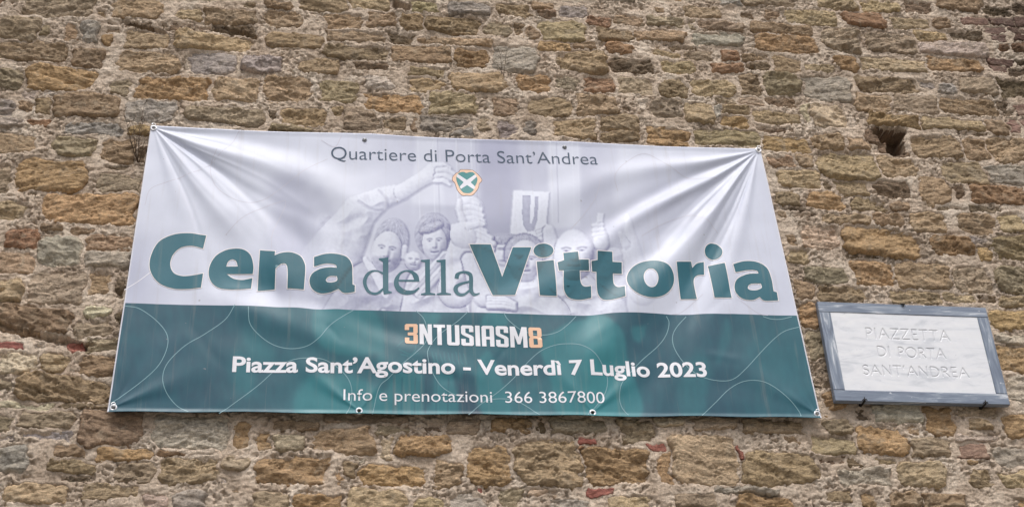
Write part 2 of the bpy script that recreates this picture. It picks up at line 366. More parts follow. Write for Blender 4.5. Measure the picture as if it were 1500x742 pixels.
def wall_field(xs, zs, step, pad=0.03):
    """heights (towards the viewer) of stones and of mortar on a grid, stone id and inward edge distance"""
    X, Z = np.meshgrid(xs, zs, indexing='ij')
    wx = X + 0.020 * perlin(X * 9, Z * 13, 3) + 0.009 * perlin(X * 31, Z * 39, 4) + 0.004 * perlin(X * 80, Z * 90, 14)
    wz = Z + 0.012 * perlin(X * 9, Z * 13, 5) + 0.007 * perlin(X * 29, Z * 37, 6) + 0.004 * perlin(X * 80, Z * 90, 16)
    d1 = np.full(X.shape, 9.0); d2 = np.full(X.shape, 9.0); idm = np.full(X.shape, NS, np.int32)
    for k, s in enumerate(stones):
        e_ = 0.05
        i0 = np.searchsorted(xs, s['cx'] - s['hx'] - e_); i1 = np.searchsorted(xs, s['cx'] + s['hx'] + e_)
        j0 = np.searchsorted(zs, s['cz'] - s['hz'] - e_); j1 = np.searchsorted(zs, s['cz'] + s['hz'] + e_)
        if i1 <= i0 or j1 <= j0: continue
        sl = (slice(i0, i1), slice(j0, j1))
        gw = s['grow']; dx = wx[sl] - s['cx']; dz = wz[sl] - s['cz']; ca, sa = math.cos(s['ang']), math.sin(s['ang'])
        lx = dx * ca + dz * sa; lz = -dx * sa + dz * ca
        sh_ = 1.0 + 0.16 * math.sin(k * 1.7) * lx / s['hx']                    # wedge-shaped, not a box
        lz = lz * sh_
        r = min(s['hx'], s['hz']) * (0.25 if s['code'] in 'KM' else 0.3 + 0.45 * ((k * 0.37) % 1))
        qx = np.abs(lx) - s['hx'] + r; qz = np.abs(lz) - s['hz'] + r
        d = np.hypot(np.maximum(qx, 0), np.maximum(qz, 0)) + np.minimum(np.maximum(qx, qz), 0) - r - gw
        a1 = d1[sl]; a2 = d2[sl]; ai = idm[sl]
        near = d < a1
        a2[...] = np.where(near, a1, np.minimum(a2, d)); a1[...] = np.where(near, d, a1); ai[...] = np.where(near, k, ai)
    e = np.minimum(-d1, (d2 - d1) / 2)
    st = e > 0.0005
    idm = np.where(st, idm, NS)
    K = idm
    pr, tx, tz, ro = fld('proud')[K], fld('tx')[K], fld('tz')[K], fld('rough')[K]
    hx_, hz_ = fld('hx')[K], fld('hz')[K]
    R = np.clip(np.minimum(hx_, hz_) * 0.5, 0.007, 0.024)
    ee = np.clip(e / R, 0, 1)
    prof = 1 - (1 - ee) ** 3.0
    ox = K * 3.71; oz = K * 1.93
    tilt_ = 0.35 * np.sin(K * 2.3)                                                       # bedding runs slightly differently in each stone
    bx_ = X + tilt_ * Z; bz_ = Z - tilt_ * X
    lay = fbm(bx_ * 6 + ox + 0.3 * perlin(X * 20, Z * 20, 8), bz_ * 20 + oz, 21, 4, 0.5)
    tq = lay * 2.6; fl = np.floor(tq); terr = (fl + smooth(0.40, 0.58, tq - fl)) / 2.6
    facet = np.abs(fbm(X * 8 + oz, Z * 11 + ox, 41, 2, 0.5))
    cn = np.abs(fbm(bx_ * 8 + ox + 0.5 * perlin(X * 9, Z * 9, 7), bz_ * 26 + oz, 47, 4, 0.55))
    crease = smooth(0.055, 0.0, cn) * smooth(-0.1, 0.25, fbm(X * 6 + oz, Z * 9, 49, 2))
    chip = smooth(0.34, 0.42, fbm(X * 12 + ox, Z * 17 + oz, 57, 4)) * 0.007                # flaked-off spots with sharp edges
    rough = 0.0095 * terr - 0.0075 * crease - 0.009 * facet + 0.0028 * fbm(X * 38 + ox, Z * 62, 31, 4, 0.62)
    dome = pr + tx * (X - fld('cx')[K]) + tz * (Z - fld('cz')[K])
    dome = np.clip(dome, 0.004, 0.046)
    hs_ = -0.006 + (0.006 + dome) * prof + (rough * ro - chip * ro) * smooth(0, 0.010, e)
    soft = smooth(-0.3, 0.3, fbm(X * 4.3, Z * 5.1, 95, 3))                               # trowelled here, crumbled there
    crumb = fbm(X * 44, Z * 52, 61, 5, 0.66)
    pits = smooth(0.30, 0.44, fbm(X * 36, Z * 50, 71, 4, 0.6)) * 0.012
    hm = 0.0112 + 0.008 * fbm(X * 3.1, Z * 4.2, 91, 3) + (0.0022 + 0.0042 * soft) * crumb - pits * (0.3 + 0.8 * soft) + 0.005 * fbm(X * 12, Z * 26, 81, 3)
    lap = 0.010 + 0.008 * fbm(X * 9, Z * 9, 97, 3)
    hm = np.where(st, hm - 0.85 * np.clip(e - np.maximum(lap * 0.3, 0), 0, 0.06), hm)   # mortar laps over the stone's rim and thins out
    # put-log hole and two broken-out recesses
    for (px_, py_, w_, h_, dep) in ((60, 493, 0.23, 0.02, 0.05), (588, 10, 0.045, 0.025, 0.06), (1240, 75, 0.03, 0.018, 0.04), (1100, 100, 0.03, 0.018, 0.04), (345, 48, 0.11, 0.016, 0.035), (210, 41, 0.11, 0.013, 0.035)):
        c_ = unproj(px_, py_); q_ = np.maximum(np.abs(wx - c_[0]) / w_, np.abs(wz - c_[2] + 0.25 * (wx - c_[0])) / h_)
        k_ = smooth(1.1, 0.82, q_)
        hm = hm - dep * k_; hs_ = np.where(k_ > 0.3, hs_ - dep * k_ * (1.0 if dep > 0.1 else 0.55), hs_)
    hq = unproj(np.array([1273, 1297, 1325, 1323, 1307.]), np.array([191, 186, 192, 227, 228.]))[:, [0, 2]]        # ragged put-log hole, lined by a brown stone added so the inside looks dark
    dq = np.full(X.shape, 9.0)
    for k in range(5):
        a = hq[k]; b = hq[(k + 1) % 5]; t_ = (b - a) / np.linalg.norm(b - a)
        dq = np.minimum(dq, -((wx + 0.012 * perlin(X * 33, Z * 33, 8) - a[0]) * -t_[1] + (wz + 0.012 * perlin(X * 33, Z * 33, 9) - a[1]) * t_[0]))
    k_ = smooth(-0.004, 0.010, dq); hm = hm - 0.23 * k_; hs_ = hs_ - 0.14 * k_
    return X, Z, idm, e, hs_, hm

# dark weathering run-off at the wall's far right top
def stain(x, z):
    px, py = proj(x, 0 * x, z)
    w = smooth(1425, 1490, px + 14 * perlin(z * 5, x * 3, 5)) * smooth(235, 60, py)
    return 1 - 0.45 * w

wall = empty('stone_wall', ((WX0 + WX1) / 2, 0, 0))
tag(wall, 'old rubble stone wall with pale crumbling mortar behind the banner', 'wall')

def grid_faces(mask):
    ni, nj = mask.shape
    idx = np.arange(ni * nj).reshape(ni, nj)
    c = mask[:-1, :-1] & mask[1:, :-1] & mask[1:, 1:] & mask[:-1, 1:]
    f = np.stack([idx[:-1, :-1][c], idx[1:, :-1][c], idx[1:, 1:][c], idx[:-1, 1:][c]], axis=1)
    return f
def compact(f, co):
    u, inv = np.unique(f, return_inverse=True)
    return co[u], inv.reshape(f.shape).astype(np.int32), u
def skirt(f, v, depth=0.06):
    """drop the open rim back into the wall so that the stone is a solid block"""
    ed = np.concatenate([f[:, [0, 1]], f[:, [1, 2]], f[:, [2, 3]], f[:, [3, 0]]])
    key = np.minimum(ed[:, 0], ed[:, 1]).astype(np.int64) * 10000000 + np.maximum(ed[:, 0], ed[:, 1])
    _, first, cnt = np.unique(key, return_index=True, return_counts=True)
    b = ed[first[cnt == 1]]
    rim = np.unique(b); mp = np.full(len(v), -1); mp[rim] = len(v) + np.arange(len(rim))
    nv = v[rim].copy(); nv[:, 1] = np.maximum(nv[:, 1], 0) + depth
    nf = np.stack([b[:, 1], b[:, 0], mp[b[:, 0]], mp[b[:, 1]]], axis=1)
    return np.concatenate([f, nf]).astype(np.int32), np.concatenate([v, nv]), rim

FSTEP = 0.0044
xs = np.arange(FX0, FX1 + 1e-6, FSTEP); zs = np.arange(FZ0, FZ1 + 1e-6, FSTEP)
xs = xs[:(len(xs) - 1) // 4 * 4 + 1]; zs = zs[:(len(zs) - 1) // 4 * 4 + 1]
FX1, FZ1 = xs[-1], zs[-1]
X, Z, idm, e, hs_, hm = wall_field(xs, zs, FSTEP)
co_m = np.stack([X, -hm, Z], axis=-1).reshape(-1, 3)
vis_px, vis_py = proj(X, -hs_, Z)
seen = (vis_px > 0) & (vis_px < 1500) & (vis_py > 0) & (vis_py < 742) & ~in_quad(vis_px, vis_py, BAN) & ~in_quad(vis_px, vis_py, PLQ)
near_ = (vis_px > -40) & (vis_px < 1540) & (vis_py > -40) & (vis_py < 782) & ~in_quad(vis_px, vis_py, BAN, -26) & ~in_quad(vis_px, vis_py, PLQ, -14)
area = np.bincount(idm[seen], minlength=NS + 1)[:NS]
# mortar bed: fine where it shows, four times coarser behind the banner and outside the frame
ni, nj = X.shape
blk = near_[:-1, :-1].reshape((ni - 1) // 4, 4, (nj - 1) // 4, 4).any(axis=(1, 3))
fine_cell = np.repeat(np.repeat(blk, 4, 0), 4, 1)
em = e < 0.035
idx = np.arange(ni * nj).reshape(ni, nj)
c = (em[:-1, :-1] | em[1:, 1:]) & fine_cell
f1 = np.stack([idx[:-1, :-1][c], idx[1:, :-1][c], idx[1:, 1:][c], idx[:-1, 1:][c]], axis=1)
ix4 = idx[::4, ::4]; c = ~blk
f2 = np.stack([ix4[:-1, :-1][c], ix4[1:, :-1][c], ix4[1:, 1:][c], ix4[:-1, 1:][c]], axis=1)
v, f, u = compact(np.concatenate([f1, f2]), co_m)
link('mortar', mesh_np('mortar', v, f, True), MORTAR, wall)
bricks = [k for k in range(NS) if stones[k]['code'] in 'KM' and area[k] > 0]
order = sorted([k for k in range(NS) if stones[k]['code'] not in 'KM' and area[k] > 30], key=lambda k: -area[k])
single = set(order[:300]) | set(bricks)
restv, restf, restc, nb = [], [], [], 0
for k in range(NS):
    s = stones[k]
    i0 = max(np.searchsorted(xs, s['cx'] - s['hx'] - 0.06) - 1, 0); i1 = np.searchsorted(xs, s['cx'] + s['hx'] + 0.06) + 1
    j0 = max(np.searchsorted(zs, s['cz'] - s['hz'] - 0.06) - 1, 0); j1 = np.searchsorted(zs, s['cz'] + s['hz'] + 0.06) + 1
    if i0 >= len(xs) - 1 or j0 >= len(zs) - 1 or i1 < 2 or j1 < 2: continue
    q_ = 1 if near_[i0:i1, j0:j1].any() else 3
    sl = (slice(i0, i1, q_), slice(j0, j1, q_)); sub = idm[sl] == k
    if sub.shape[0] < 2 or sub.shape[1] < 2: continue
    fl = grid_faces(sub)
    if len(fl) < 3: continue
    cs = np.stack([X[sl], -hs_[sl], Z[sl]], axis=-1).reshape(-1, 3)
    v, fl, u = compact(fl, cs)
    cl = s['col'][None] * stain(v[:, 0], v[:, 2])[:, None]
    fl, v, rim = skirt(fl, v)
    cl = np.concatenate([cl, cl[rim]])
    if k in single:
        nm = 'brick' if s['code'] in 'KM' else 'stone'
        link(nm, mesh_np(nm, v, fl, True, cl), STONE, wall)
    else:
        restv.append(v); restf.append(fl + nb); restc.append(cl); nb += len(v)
# the wall beyond the frame, coarser
for (ax0, ax1, az0, az1) in ((WX0, FX0, WZ0, WZ1), (FX1, WX1, WZ0, WZ1), (FX0, FX1, WZ0, FZ0), (FX0, FX1, FZ1, WZ1)):
    st_ = 0.018
    xo = np.linspace(ax0, ax1, int((ax1 - ax0) / st_) + 1); zo = np.linspace(az0, az1, int((az1 - az0) / st_) + 1)
    Xo, Zo, io, eo, ho, mo = wall_field(xo, zo, st_)
    cc = fld('col')[io].reshape(-1, 3); hh = np.where(io < NS, np.maximum(ho, mo), mo)
    co = np.stack([Xo, -hh, Zo], axis=-1).reshape(-1, 3)
    stone_c = (io < NS)
    cellst = stone_c[:-1, :-1] & stone_c[1:, :-1] & stone_c[1:, 1:] & stone_c[:-1, 1:]
    idx = np.arange(io.size).reshape(io.shape)
    quad = lambda c: np.stack([idx[:-1, :-1][c], idx[1:, :-1][c], idx[1:, 1:][c], idx[:-1, 1:][c]], axis=1)
    v, fl, u = compact(quad(cellst), co); restv.append(v); restf.append(fl + nb); restc.append(cc[u]); nb += len(v)
    v, fl, u = compact(quad(~cellst), co); link('mortar', mesh_np('mortar', v, fl, True), MORTAR, wall)
tag(link('rubble', mesh_np('rubble', np.concatenate(restv), np.concatenate(restf), True, np.concatenate(restc)), STONE, wall), 'small stone chips and fragments bedded between the larger stones', kind='stuff')
# solid core behind the face
bm = bmesh.new()
vv = [bm.verts.new(p) for p in [(x, y, z) for x in (WX0, WX1) for y in (0.28, 0.75) for z in (WZ0, WZ1)]]
for q in ((0, 1, 3, 2), (4, 6, 7, 5), (0, 4, 5, 1), (2, 3, 7, 6), (1, 5, 7, 3), (0, 2, 6, 4)): bm.faces.new([vv[i] for i in q])
bm_obj('core', bm, MORTAR, wall)

# ------------------------------------------------------------------ printed picture (flat print on the vinyl)
PX0, PY0, PS = 140, 170, 1                       # canvas origin in photo pixels, samples per pixel
PW, PH = (1225 - PX0) * PS, (630 - PY0) * PS
cy_, cx_ = np.meshgrid((np.arange(PH) + 0.5) / PS + PY0, (np.arange(PW) + 0.5) / PS + PX0, indexing='ij')
def blur1(a, r):
    r = int(round(r * PS))
    if r < 1: return a
    for _ in range(2):
        for ax in (0, 1):
            p = np.concatenate([np.repeat(np.take(a, [0], ax), r + 1, ax), a, np.repeat(np.take(a, [-1], ax), r, ax)], ax)
            c = np.cumsum(p, ax); k = 2 * r + 1
            a = (np.take(c, range(k, c.shape[ax]), ax) - np.take(c, range(0, c.shape[ax] - k), ax)) / k
    return a
def spline(pts, closed=True, seg=7):
    """Catmull-Rom through points; a third value of 1 marks a corner"""
    P = [tuple(p[:2]) for p in pts]; C = [len(p) > 2 and p[2] for p in pts]; n = len(P); out = []
    rng_ = range(n if closed else n - 1)
    for i in rng_:
        p1 = np.array(P[i], float); p2 = np.array(P[(i + 1) % n], float)
        p0 = np.array(P[i - 1], float) if (closed or i > 0) else 2 * p1 - p2
        p3 = np.array(P[(i + 2) % n], float) if (closed or i + 2 < n) else 2 * p2 - p1
        if C[i] and C[(i + 1) % n]: out.append(p1); continue
        if C[i]: p0 = 2 * p1 - p2
        if C[(i + 1) % n]: p3 = 2 * p2 - p1
        for k in range(seg):
            t = k / seg
            out.append(0.5 * (2 * p1 + (p2 - p0) * t + (2 * p0 - 5 * p1 + 4 * p2 - p3) * t * t + (3 * p1 - p0 - 3 * p2 + p3) * t ** 3))
    if not closed: out.append(np.array(P[-1], float))
    return np.array(out)
def tr(zone, pts):
    ox, oy, sc = zone
    return [((p[0] / sc + ox), (p[1] / sc + oy)) + tuple(p[2:]) for p in pts]
ZA, ZB = (460, 190, 2.65), (660, 190, 2.65)
ZG, ZR, ZL = (560, 440, 4.124), (860, 440, 4.122), (150, 420, 3.333)
ID = (0, 0, 1.0)
def mask_poly(q, bl):
    pad = bl * 3 + 2
    i0 = int(max((q[:, 1].min() - pad - PY0) * PS, 0)); i1 = int(min((q[:, 1].max() + pad - PY0) * PS, PH))
    j0 = int(max((q[:, 0].min() - pad - PX0) * PS, 0)); j1 = int(min((q[:, 0].max() + pad - PX0) * PS, PW))
    if i1 <= i0 + 1 or j1 <= j0 + 1: return None
    xx = cx_[i0:i1, j0:j1]; yy = cy_[i0:i1, j0:j1]; ins = np.zeros(xx.shape, bool)
    for k in range(len(q)):
        xa, ya = q[k]; xb, yb = q[(k + 1) % len(q)]
        if ya == yb: continue
        cr = ((ya > yy) != (yb > yy)) & (xx < (xb - xa) * (yy - ya) / (yb - ya) + xa); ins ^= cr
    return (slice(i0, i1), slice(j0, j1)), blur1(ins.astype(float), bl)
def paint(img, zone, pts, val, al=1.0, bl=0.6, sm=True):
    q = spline(tr(zone, pts)) if sm else np.array([p[:2] for p in tr(zone, pts)])
    r = mask_poly(q, bl)
    if r: sl, m = r; img[sl] = img[sl] * (1 - al * m) + val * al * m
def ell(img, zone, cx, cy, rx, ry, val, al=1.0, bl=0.6, rot=0.0):
    a = np.linspace(0, 2 * np.pi, 40, endpoint=False); c, s_ = math.cos(rot), math.sin(rot)
    paint(img, zone, [(cx + rx * math.cos(t) * c - ry * math.sin(t) * s_, cy + rx * math.cos(t) * s_ + ry * math.sin(t) * c) for t in a], val, al, bl, False)
def line(img, zone, pts, val, w=0.5, al=1.0, closed=False):
    q = spline(tr(zone, pts), closed)
    pad = w + 2
    i0 = int(max((q[:, 1].min() - pad - PY0) * PS, 0)); i1 = int(min((q[:, 1].max() + pad - PY0) * PS, PH))
    j0 = int(max((q[:, 0].min() - pad - PX0) * PS, 0)); j1 = int(min((q[:, 0].max() + pad - PX0) * PS, PW))
    if i1 <= i0 or j1 <= j0: return
    xx = cx_[i0:i1, j0:j1]; yy = cy_[i0:i1, j0:j1]; d = np.full(xx.shape, 99.0)
    for k in range(len(q) - (0 if closed else 1)):
        a = q[k]; b = q[(k + 1) % len(q)]; ab = b - a; L2 = ab @ ab
        if L2 < 1e-9: continue
        t = np.clip(((xx - a[0]) * ab[0] + (yy - a[1]) * ab[1]) / L2, 0, 1)
        d = np.minimum(d, np.hypot(xx - a[0] - t * ab[0], yy - a[1] - t * ab[1]))
    m = al * smooth(w + 0.7, w - 0.3, d); img[i0:i1, j0:j1] = img[i0:i1, j0:j1] * (1 - m) + val * m

# tone of the white part: 0 = lavender grey, 1 = paper white
T = np.full((PH, PW), 0.93)
T -= 0.16 * smooth(300, 170, cx_) * smooth(260, 420, cy_) + 0.10 * smooth(1000, 1130, cx_) * smooth(230, 300, cy_) * 0.6
T -= 0.20 * smooth(480, 620, cx_) * smooth(900, 860, cx_) * smooth(420, 250, cy_)
for (pts, v_, a_, b_) in [
        ([(610, 195), (640, 195), (655, 330), (600, 340)], 0.95, 0.7, 2), ([(700, 205), (760, 205), (765, 350), (705, 350)], 0.36, 0.75, 4), ([(560, 300), (690, 300), (700, 400), (560, 400)], 0.5, 0.5, 8), ([(780, 320), (880, 330), (880, 420), (770, 400)], 0.5, 0.5, 8),
        ([(740, 210), (830, 215), (830, 330), (765, 330)], 0.6, 0.45, 4), ([(802, 210), (850, 212), (850, 330), (805, 335)], 0.98, 0.75, 1.5),
        ([(850, 212), (905, 214), (900, 300), (850, 330)], 0.66, 0.55, 4), ([(905, 290), (960, 240), (1000, 300), (960, 380), (900, 360)], 0.62, 0.4, 8),
        ([(395, 260), (455, 250), (455, 430), (400, 440)], 0.5, 0.6, 9), ([(430, 300), (470, 270), (500, 330), (470, 440), (430, 440)], 0.62, 0.6, 5), ([(180, 380), (215, 330), (215, 445), (180, 445)], 0.55, 0.6, 12), ([(460, 330), (520, 330), (540, 450), (450, 450)], 0.62, 0.5, 7), ([(860, 330), (900, 300), (925, 380), (910, 455), (860, 455)], 0.6, 0.5, 6),
        ([(960, 260), (1010, 230), (1060, 300), (1040, 350), (980, 330)], 0.66, 0.4, 12)]:
    paint(T, ID, pts, v_, a_, b_, False)
for x_ in (612, 634, 641, 668, 690, 697, 806, 815, 838, 846):
    line(T, ID, [(x_, 205), (x_ + 3, 325)], 0.5 if x_ % 2 else 0.99, 0.6, 0.6)
# the crowd: modelled as a low relief in canvas space, then lit and toned like a high-key photograph
Hh = np.zeros((PH, PW)); Al = np.ones((PH, PW)); Fm = np.zeros((PH, PW))
ZD = (520, 240, 3.374)
gxx, gyy = (cx_ - ZD[0]) * ZD[2], (cy_ - ZD[1]) * ZD[2]
def setr(m, z, a, soft=1.0):
    w = blur1(m.astype(float), 0.5) if soft else m.astype(float)
    Hh[...] = np.where(m, z, Hh); Al[...] = Al * (1 - w) + a * w; Fm[...] = np.maximum(Fm, w)
def dome_(cx, cy, rx, ry, rot, h, a, base=0.0, pw=0.5):
    c, s_ = math.cos(rot), math.sin(rot); u = ((gxx - cx) * c + (gyy - cy) * s_) / rx; v = (-(gxx - cx) * s_ + (gyy - cy) * c) / ry
    d = 1 - u * u - v * v; setr(d > 0, base + h * np.maximum(d, 0) ** pw, a)
def limb(pts, a, base=0.0, flat=1.0):
    best = np.full(Hh.shape, -1.0)
    for (x0, y0, r0), (x1, y1, r1) in zip(pts[:-1], pts[1:]):
        dx, dy = x1 - x0, y1 - y0; t = np.clip(((gxx - x0) * dx + (gyy - y0) * dy) / (dx * dx + dy * dy + 1e-9), 0, 1); r = r0 + (r1 - r0) * t
        dd_ = np.hypot(gxx - x0 - t * dx, gyy - y0 - t * dy) / r; best = np.maximum(best, np.where(dd_ < 1, r * flat * np.sqrt(np.maximum(1 - dd_ * dd_, 0)), -1))
    setr(best >= 0, base + best, a)
def bmp(cx, cy, rx, ry, amt, rot=0.0):
    c, s_ = math.cos(rot), math.sin(rot); u = ((gxx - cx) * c + (gyy - cy) * s_) / rx; v = (-(gxx - cx) * s_ + (gyy - cy) * c) / ry
    Hh[...] += amt * np.exp(-(u * u + v * v))
def tone(cx, cy, rx, ry, amt, rot=0.0):
    c, s_ = math.cos(rot), math.sin(rot); u = ((gxx - cx) * c + (gyy - cy) * s_) / rx; v = (-(gxx - cx) * s_ + (gyy - cy) * c) / ry
    Al[...] *= 1 - amt * np.exp(-(u * u + v * v) ** 2)
def crs(pts, w, amt, dark=0.0):
    q = spline(pts, False); d = np.full(Hh.shape, 99.0)
    for a, b in zip(q[:-1], q[1:]):
        ab = b - a; t = np.clip(((gxx - a[0]) * ab[0] + (gyy - a[1]) * ab[1]) / (ab @ ab + 1e-9), 0, 1); d = np.minimum(d, np.hypot(gxx - a[0] - t * ab[0], gyy - a[1] - t * ab[1]))
    k = np.exp(-(d / w) ** 2); Hh[...] -= amt * k; Al[...] *= 1 - dark * k
def cloth(cx, cy, rx, ry, amt, seed):
    w = np.exp(-((((gxx - cx) / rx) ** 2 + ((gyy - cy) / ry) ** 2) ** 2))
    Hh[...] += amt * 0.75 * w * (np.abs(fbm(gxx / 150 + gyy / 210, gyy / 120 - gxx / 300, seed, 2, 0.4)) * -1.6)
def face(cx, cy, rx, ry, rot, ex=0.36, eye=-0.10, smile=0.0, beard=0.0, open_=0.0, base=0.0):
    c, s_ = math.cos(rot), math.sin(rot)
    def at_(u, v): return cx + (u * c * rx - v * s_ * ry), cy + (u * s_ * rx + v * c * ry)
    dome_(cx, cy, rx, ry, rot, rx * 0.75, 1.0, base)
    for sd in (-1, 1):
        x_, y_ = at_(sd * ex, eye); bmp(x_, y_, rx * .26, ry * .10, -rx * .07, rot); tone(x_, y_, rx * .17, ry * .042, 0.34, rot); tone(x_, y_, rx * .07, ry * .042, 0.45, rot); crs([(x_ - rx * .2 * c, y_ - ry * .1 - rx * .2 * s_), (x_, y_ - ry * .14), (x_ + rx * .2 * c, y_ - ry * .10 + rx * .2 * s_)], rx * .055, -rx * .03, 0.42)
        x_, y_ = at_(sd * .46, .22); bmp(x_, y_, rx * .24, ry * .16, rx * .10, rot)
        x_, y_ = at_(sd * .13, .21); tone(x_, y_, rx * .07, ry * .035, 0.35, rot)
    x_, y_ = at_(0.02, .04); bmp(x_, y_, rx * .13, ry * .22, rx * .26, rot); x_, y_ = at_(0.03, .17); bmp(x_, y_, rx * .17, ry * .08, rx * .16, rot)
    a, b, m_ = at_(-.30, .44 - smile), at_(.30, .44 - smile), at_(0, .47 + smile)
    crs([a, m_, b], rx * .065, rx * .05, 0.62); x_, y_ = at_(.2, .1); tone(x_, y_, rx * .09, ry * .16, 0.16, rot); x_, y_ = at_(.72, .25); tone(x_, y_, rx * .3, ry * .5, 0.18, rot); x_, y_ = at_(0, .57); bmp(x_, y_, rx * .28, ry * .06, rx * .07, rot)
    if open_: tone(m_[0], m_[1], rx * .24, ry * open_, 0.6, rot)
    if beard:
        for u, v in ((-.6, .45), (-.4, .66), (-.1, .78), (.2, .76), (.5, .6), (.65, .38), (0, .36)): x_, y_ = at_(u, v); tone(x_, y_, rx * .34, ry * .2, beard, rot)
def hair(cx, cy, rx, ry, rot, a, base, seed, wav=1.0):
    dome_(cx, cy, rx, ry, rot, rx * 0.35, a, base)
    c, s_ = math.cos(rot), math.sin(rot); u = ((gxx - cx) * c + (gyy - cy) * s_) / rx; v = (-(gxx - cx) * s_ + (gyy - cy) * c) / ry
    m = (u * u + v * v < 1.0); an = np.arctan2(v + 1.0, u); st_ = fbm(an * 9 * wav, np.hypot(u, v + 1) * 2.2, seed, 4, 0.65)
    Hh[...] += np.where(m, 4 * st_, 0); Al[...] *= np.where(m, 1 + 0.2 * st_, 1)
# people far behind
for (x_, y_, r_, k) in ((-150, 300, 45, 2), (1260, 420, 60, 4)): dome_(x_, y_, r_, r_ * 1.25, 0, r_ * .2, 0.86, 0); bmp(x_, y_, r_ * .4, r_ * .3, -8)
for (x0, y0, x1, y1, r_, a) in ((-200, 640, -60, 480, 110, .95), (1230, 700, 1290, 480, 110, .9)): limb([(x0, y0, r_), (x1, y1, r_ * .6)], a, 0, .5); cloth((x0 + x1) / 2, (y0 + y1) / 2, 160, 160, 26, int(r_ + x0) % 50)
# waving arm on the right, hand with a phone
limb([(1420, 640, 70), (1370, 430, 50), (1350, 300, 22), (1345, 250, 8)], 1.0, 5, .6); limb([(1340, 400, 24), (1310, 350, 14)], 1.0, 8, .6)
limb([(1215, 400, 40), (1205, 330, 36)], .98, 10, .6); setr((np.abs(gxx - 1212 + (gyy - 280) * .12) < 19) & (np.abs(gyy - 280) < 40), 30, 1.05)
for k in range(3): limb([(1180, 300 + 26 * k, 12), (1225, 296 + 26 * k, 12)], .98, 22, .6)
# sign with a letter U
sg = spline([(782, 130, 1), (964, 142, 1), (944, 362, 1), (764, 352, 1)]); ins = mask_poly(np.column_stack([sg[:, 0] / ZD[2] + ZD[0], sg[:, 1] / ZD[2] + ZD[1]]), 0.3); mk = np.zeros((PH, PW)); mk[ins[0]] = ins[1]; setr(mk > .5, 26, 1.1)
ul = np.array([(828, 158), (868, 160), (862, 270), (864, 296), (872, 298), (884, 262), (888, 164), (906, 166), (900, 280), (884, 330), (852, 336), (832, 310), (824, 250)], float)
ins = mask_poly(np.column_stack([ul[:, 0] / ZD[2] + ZD[0], ul[:, 1] / ZD[2] + ZD[1]]), 0.4); mk = np.zeros((PH, PW)); mk[ins[0]] = ins[1]; Al *= 1 - 0.42 * mk
for k in range(4): limb([(900 + 6 * k, 322 + 15 * k, 13), (955, 312 + 14 * k, 14)], 1.0, 34, .6)
limb([(960, 330, 34), (985, 440, 46)], .97, 20, .6)
# bald man
limb([(960, 760, 130), (1100, 640, 110), (1230, 760, 120)], .96, 10, .4); cloth(1100, 700, 190, 120, 30, 21)
face(1082, 450, 100, 135, 0.03, .38, -.16, 0, .12, 0, 18); tone(1180, 470, 22, 60, .25)
# man behind the initial, curly hair; a face beside him
limb([(700, 760, 110), (830, 660, 110), (960, 760, 110)], .98, 8, .4); cloth(830, 700, 190, 110, 30, 22)
dome_(735, 430, 58, 78, .05, 46, .97, 12); tone(722, 420, 22, 9, .5); tone(755, 425, 14, 8, .4); bmp(735, 445, 12, 16, 14); tone(735, 478, 24, 7, .45); hair(726, 376, 60, 26, -.1, .66, 22, 31)
hair(840, 445, 106, 100, 0.04, .66, 8, 33, 2.0); face(842, 478, 84, 104, 0.05, .36, -.12, 0, .1, 0, 32)
# raised arm with its sleeve, hand gripping the top of the staff
limb([(-120, 480, 150), (20, 250, 92), (130, 175, 62), (235, 140, 46)], .97, 30, .75); cloth(60, 260, 210, 150, 34, 23)
for q in ([(205, 95), (225, 140), (265, 195)], [(120, 130), (160, 180), (170, 230)], [(20, 190), (80, 230), (140, 235)]): crs(q, 7, 9, .12)
limb([(235, 140, 44), (330, 80, 42), (390, 40, 50), (440, 50, 46)], 1.0, 44, .75)
for (a_, b_, c_, d_) in ((400, 5, 470, 20), (410, 30, 492, 48), (405, 58, 488, 78), (400, 84, 470, 104)): limb([(a_, b_, 17), ((a_ + c_) / 2, b_ - 2, 17), (c_, d_, 13)], 1.0, 62, .8)
# staff
limb([(552, 150, 26), (556, 400, 24), (548, 760, 26)], .93, 30, .8)
# bearded man
limb([(-60, 800, 130), (60, 600, 120), (220, 600, 110), (300, 780, 120)], .72, 14, .4); cloth(120, 680, 220, 130, 34, 24)
limb([(50, 470, 16), (110, 560, 22), (150, 640, 18)], 1.0, 40, .6)
hair(182, 386, 88, 116, .16, .66, 20, 35); face(156, 436, 75, 100, 0.16, .36, -.16, .05, .24, 0, 44); limb([(246, 420, 18), (240, 460, 16)], .93, 40, .6)
# man with long fringe
hair(386, 350, 92, 108, 0.05, .64, 20, 36); face(392, 396, 60, 86, -0.06, .38, -.16, 0, .05, .05, 50); hair(376, 318, 62, 24, -.35, .66, 88, 37)
limb([(300, 800, 90), (340, 600, 90), (430, 560, 80), (470, 760, 90)], .9, 24, .4); cloth(390, 640, 150, 130, 30, 25)
face(290, 478, 44, 46, .1, .36, -.1, 0, .1, 0, 52)
# striped sash
for k, (o_, a_) in enumerate(((0, 1.05), (24, .82), (48, 1.05), (72, .84))): limb([(280 + o_ * .6, 620 + o_ * .5, 13), (440 + o_ * .6, 440 + o_ * .5, 13)], a_, 58, .6)
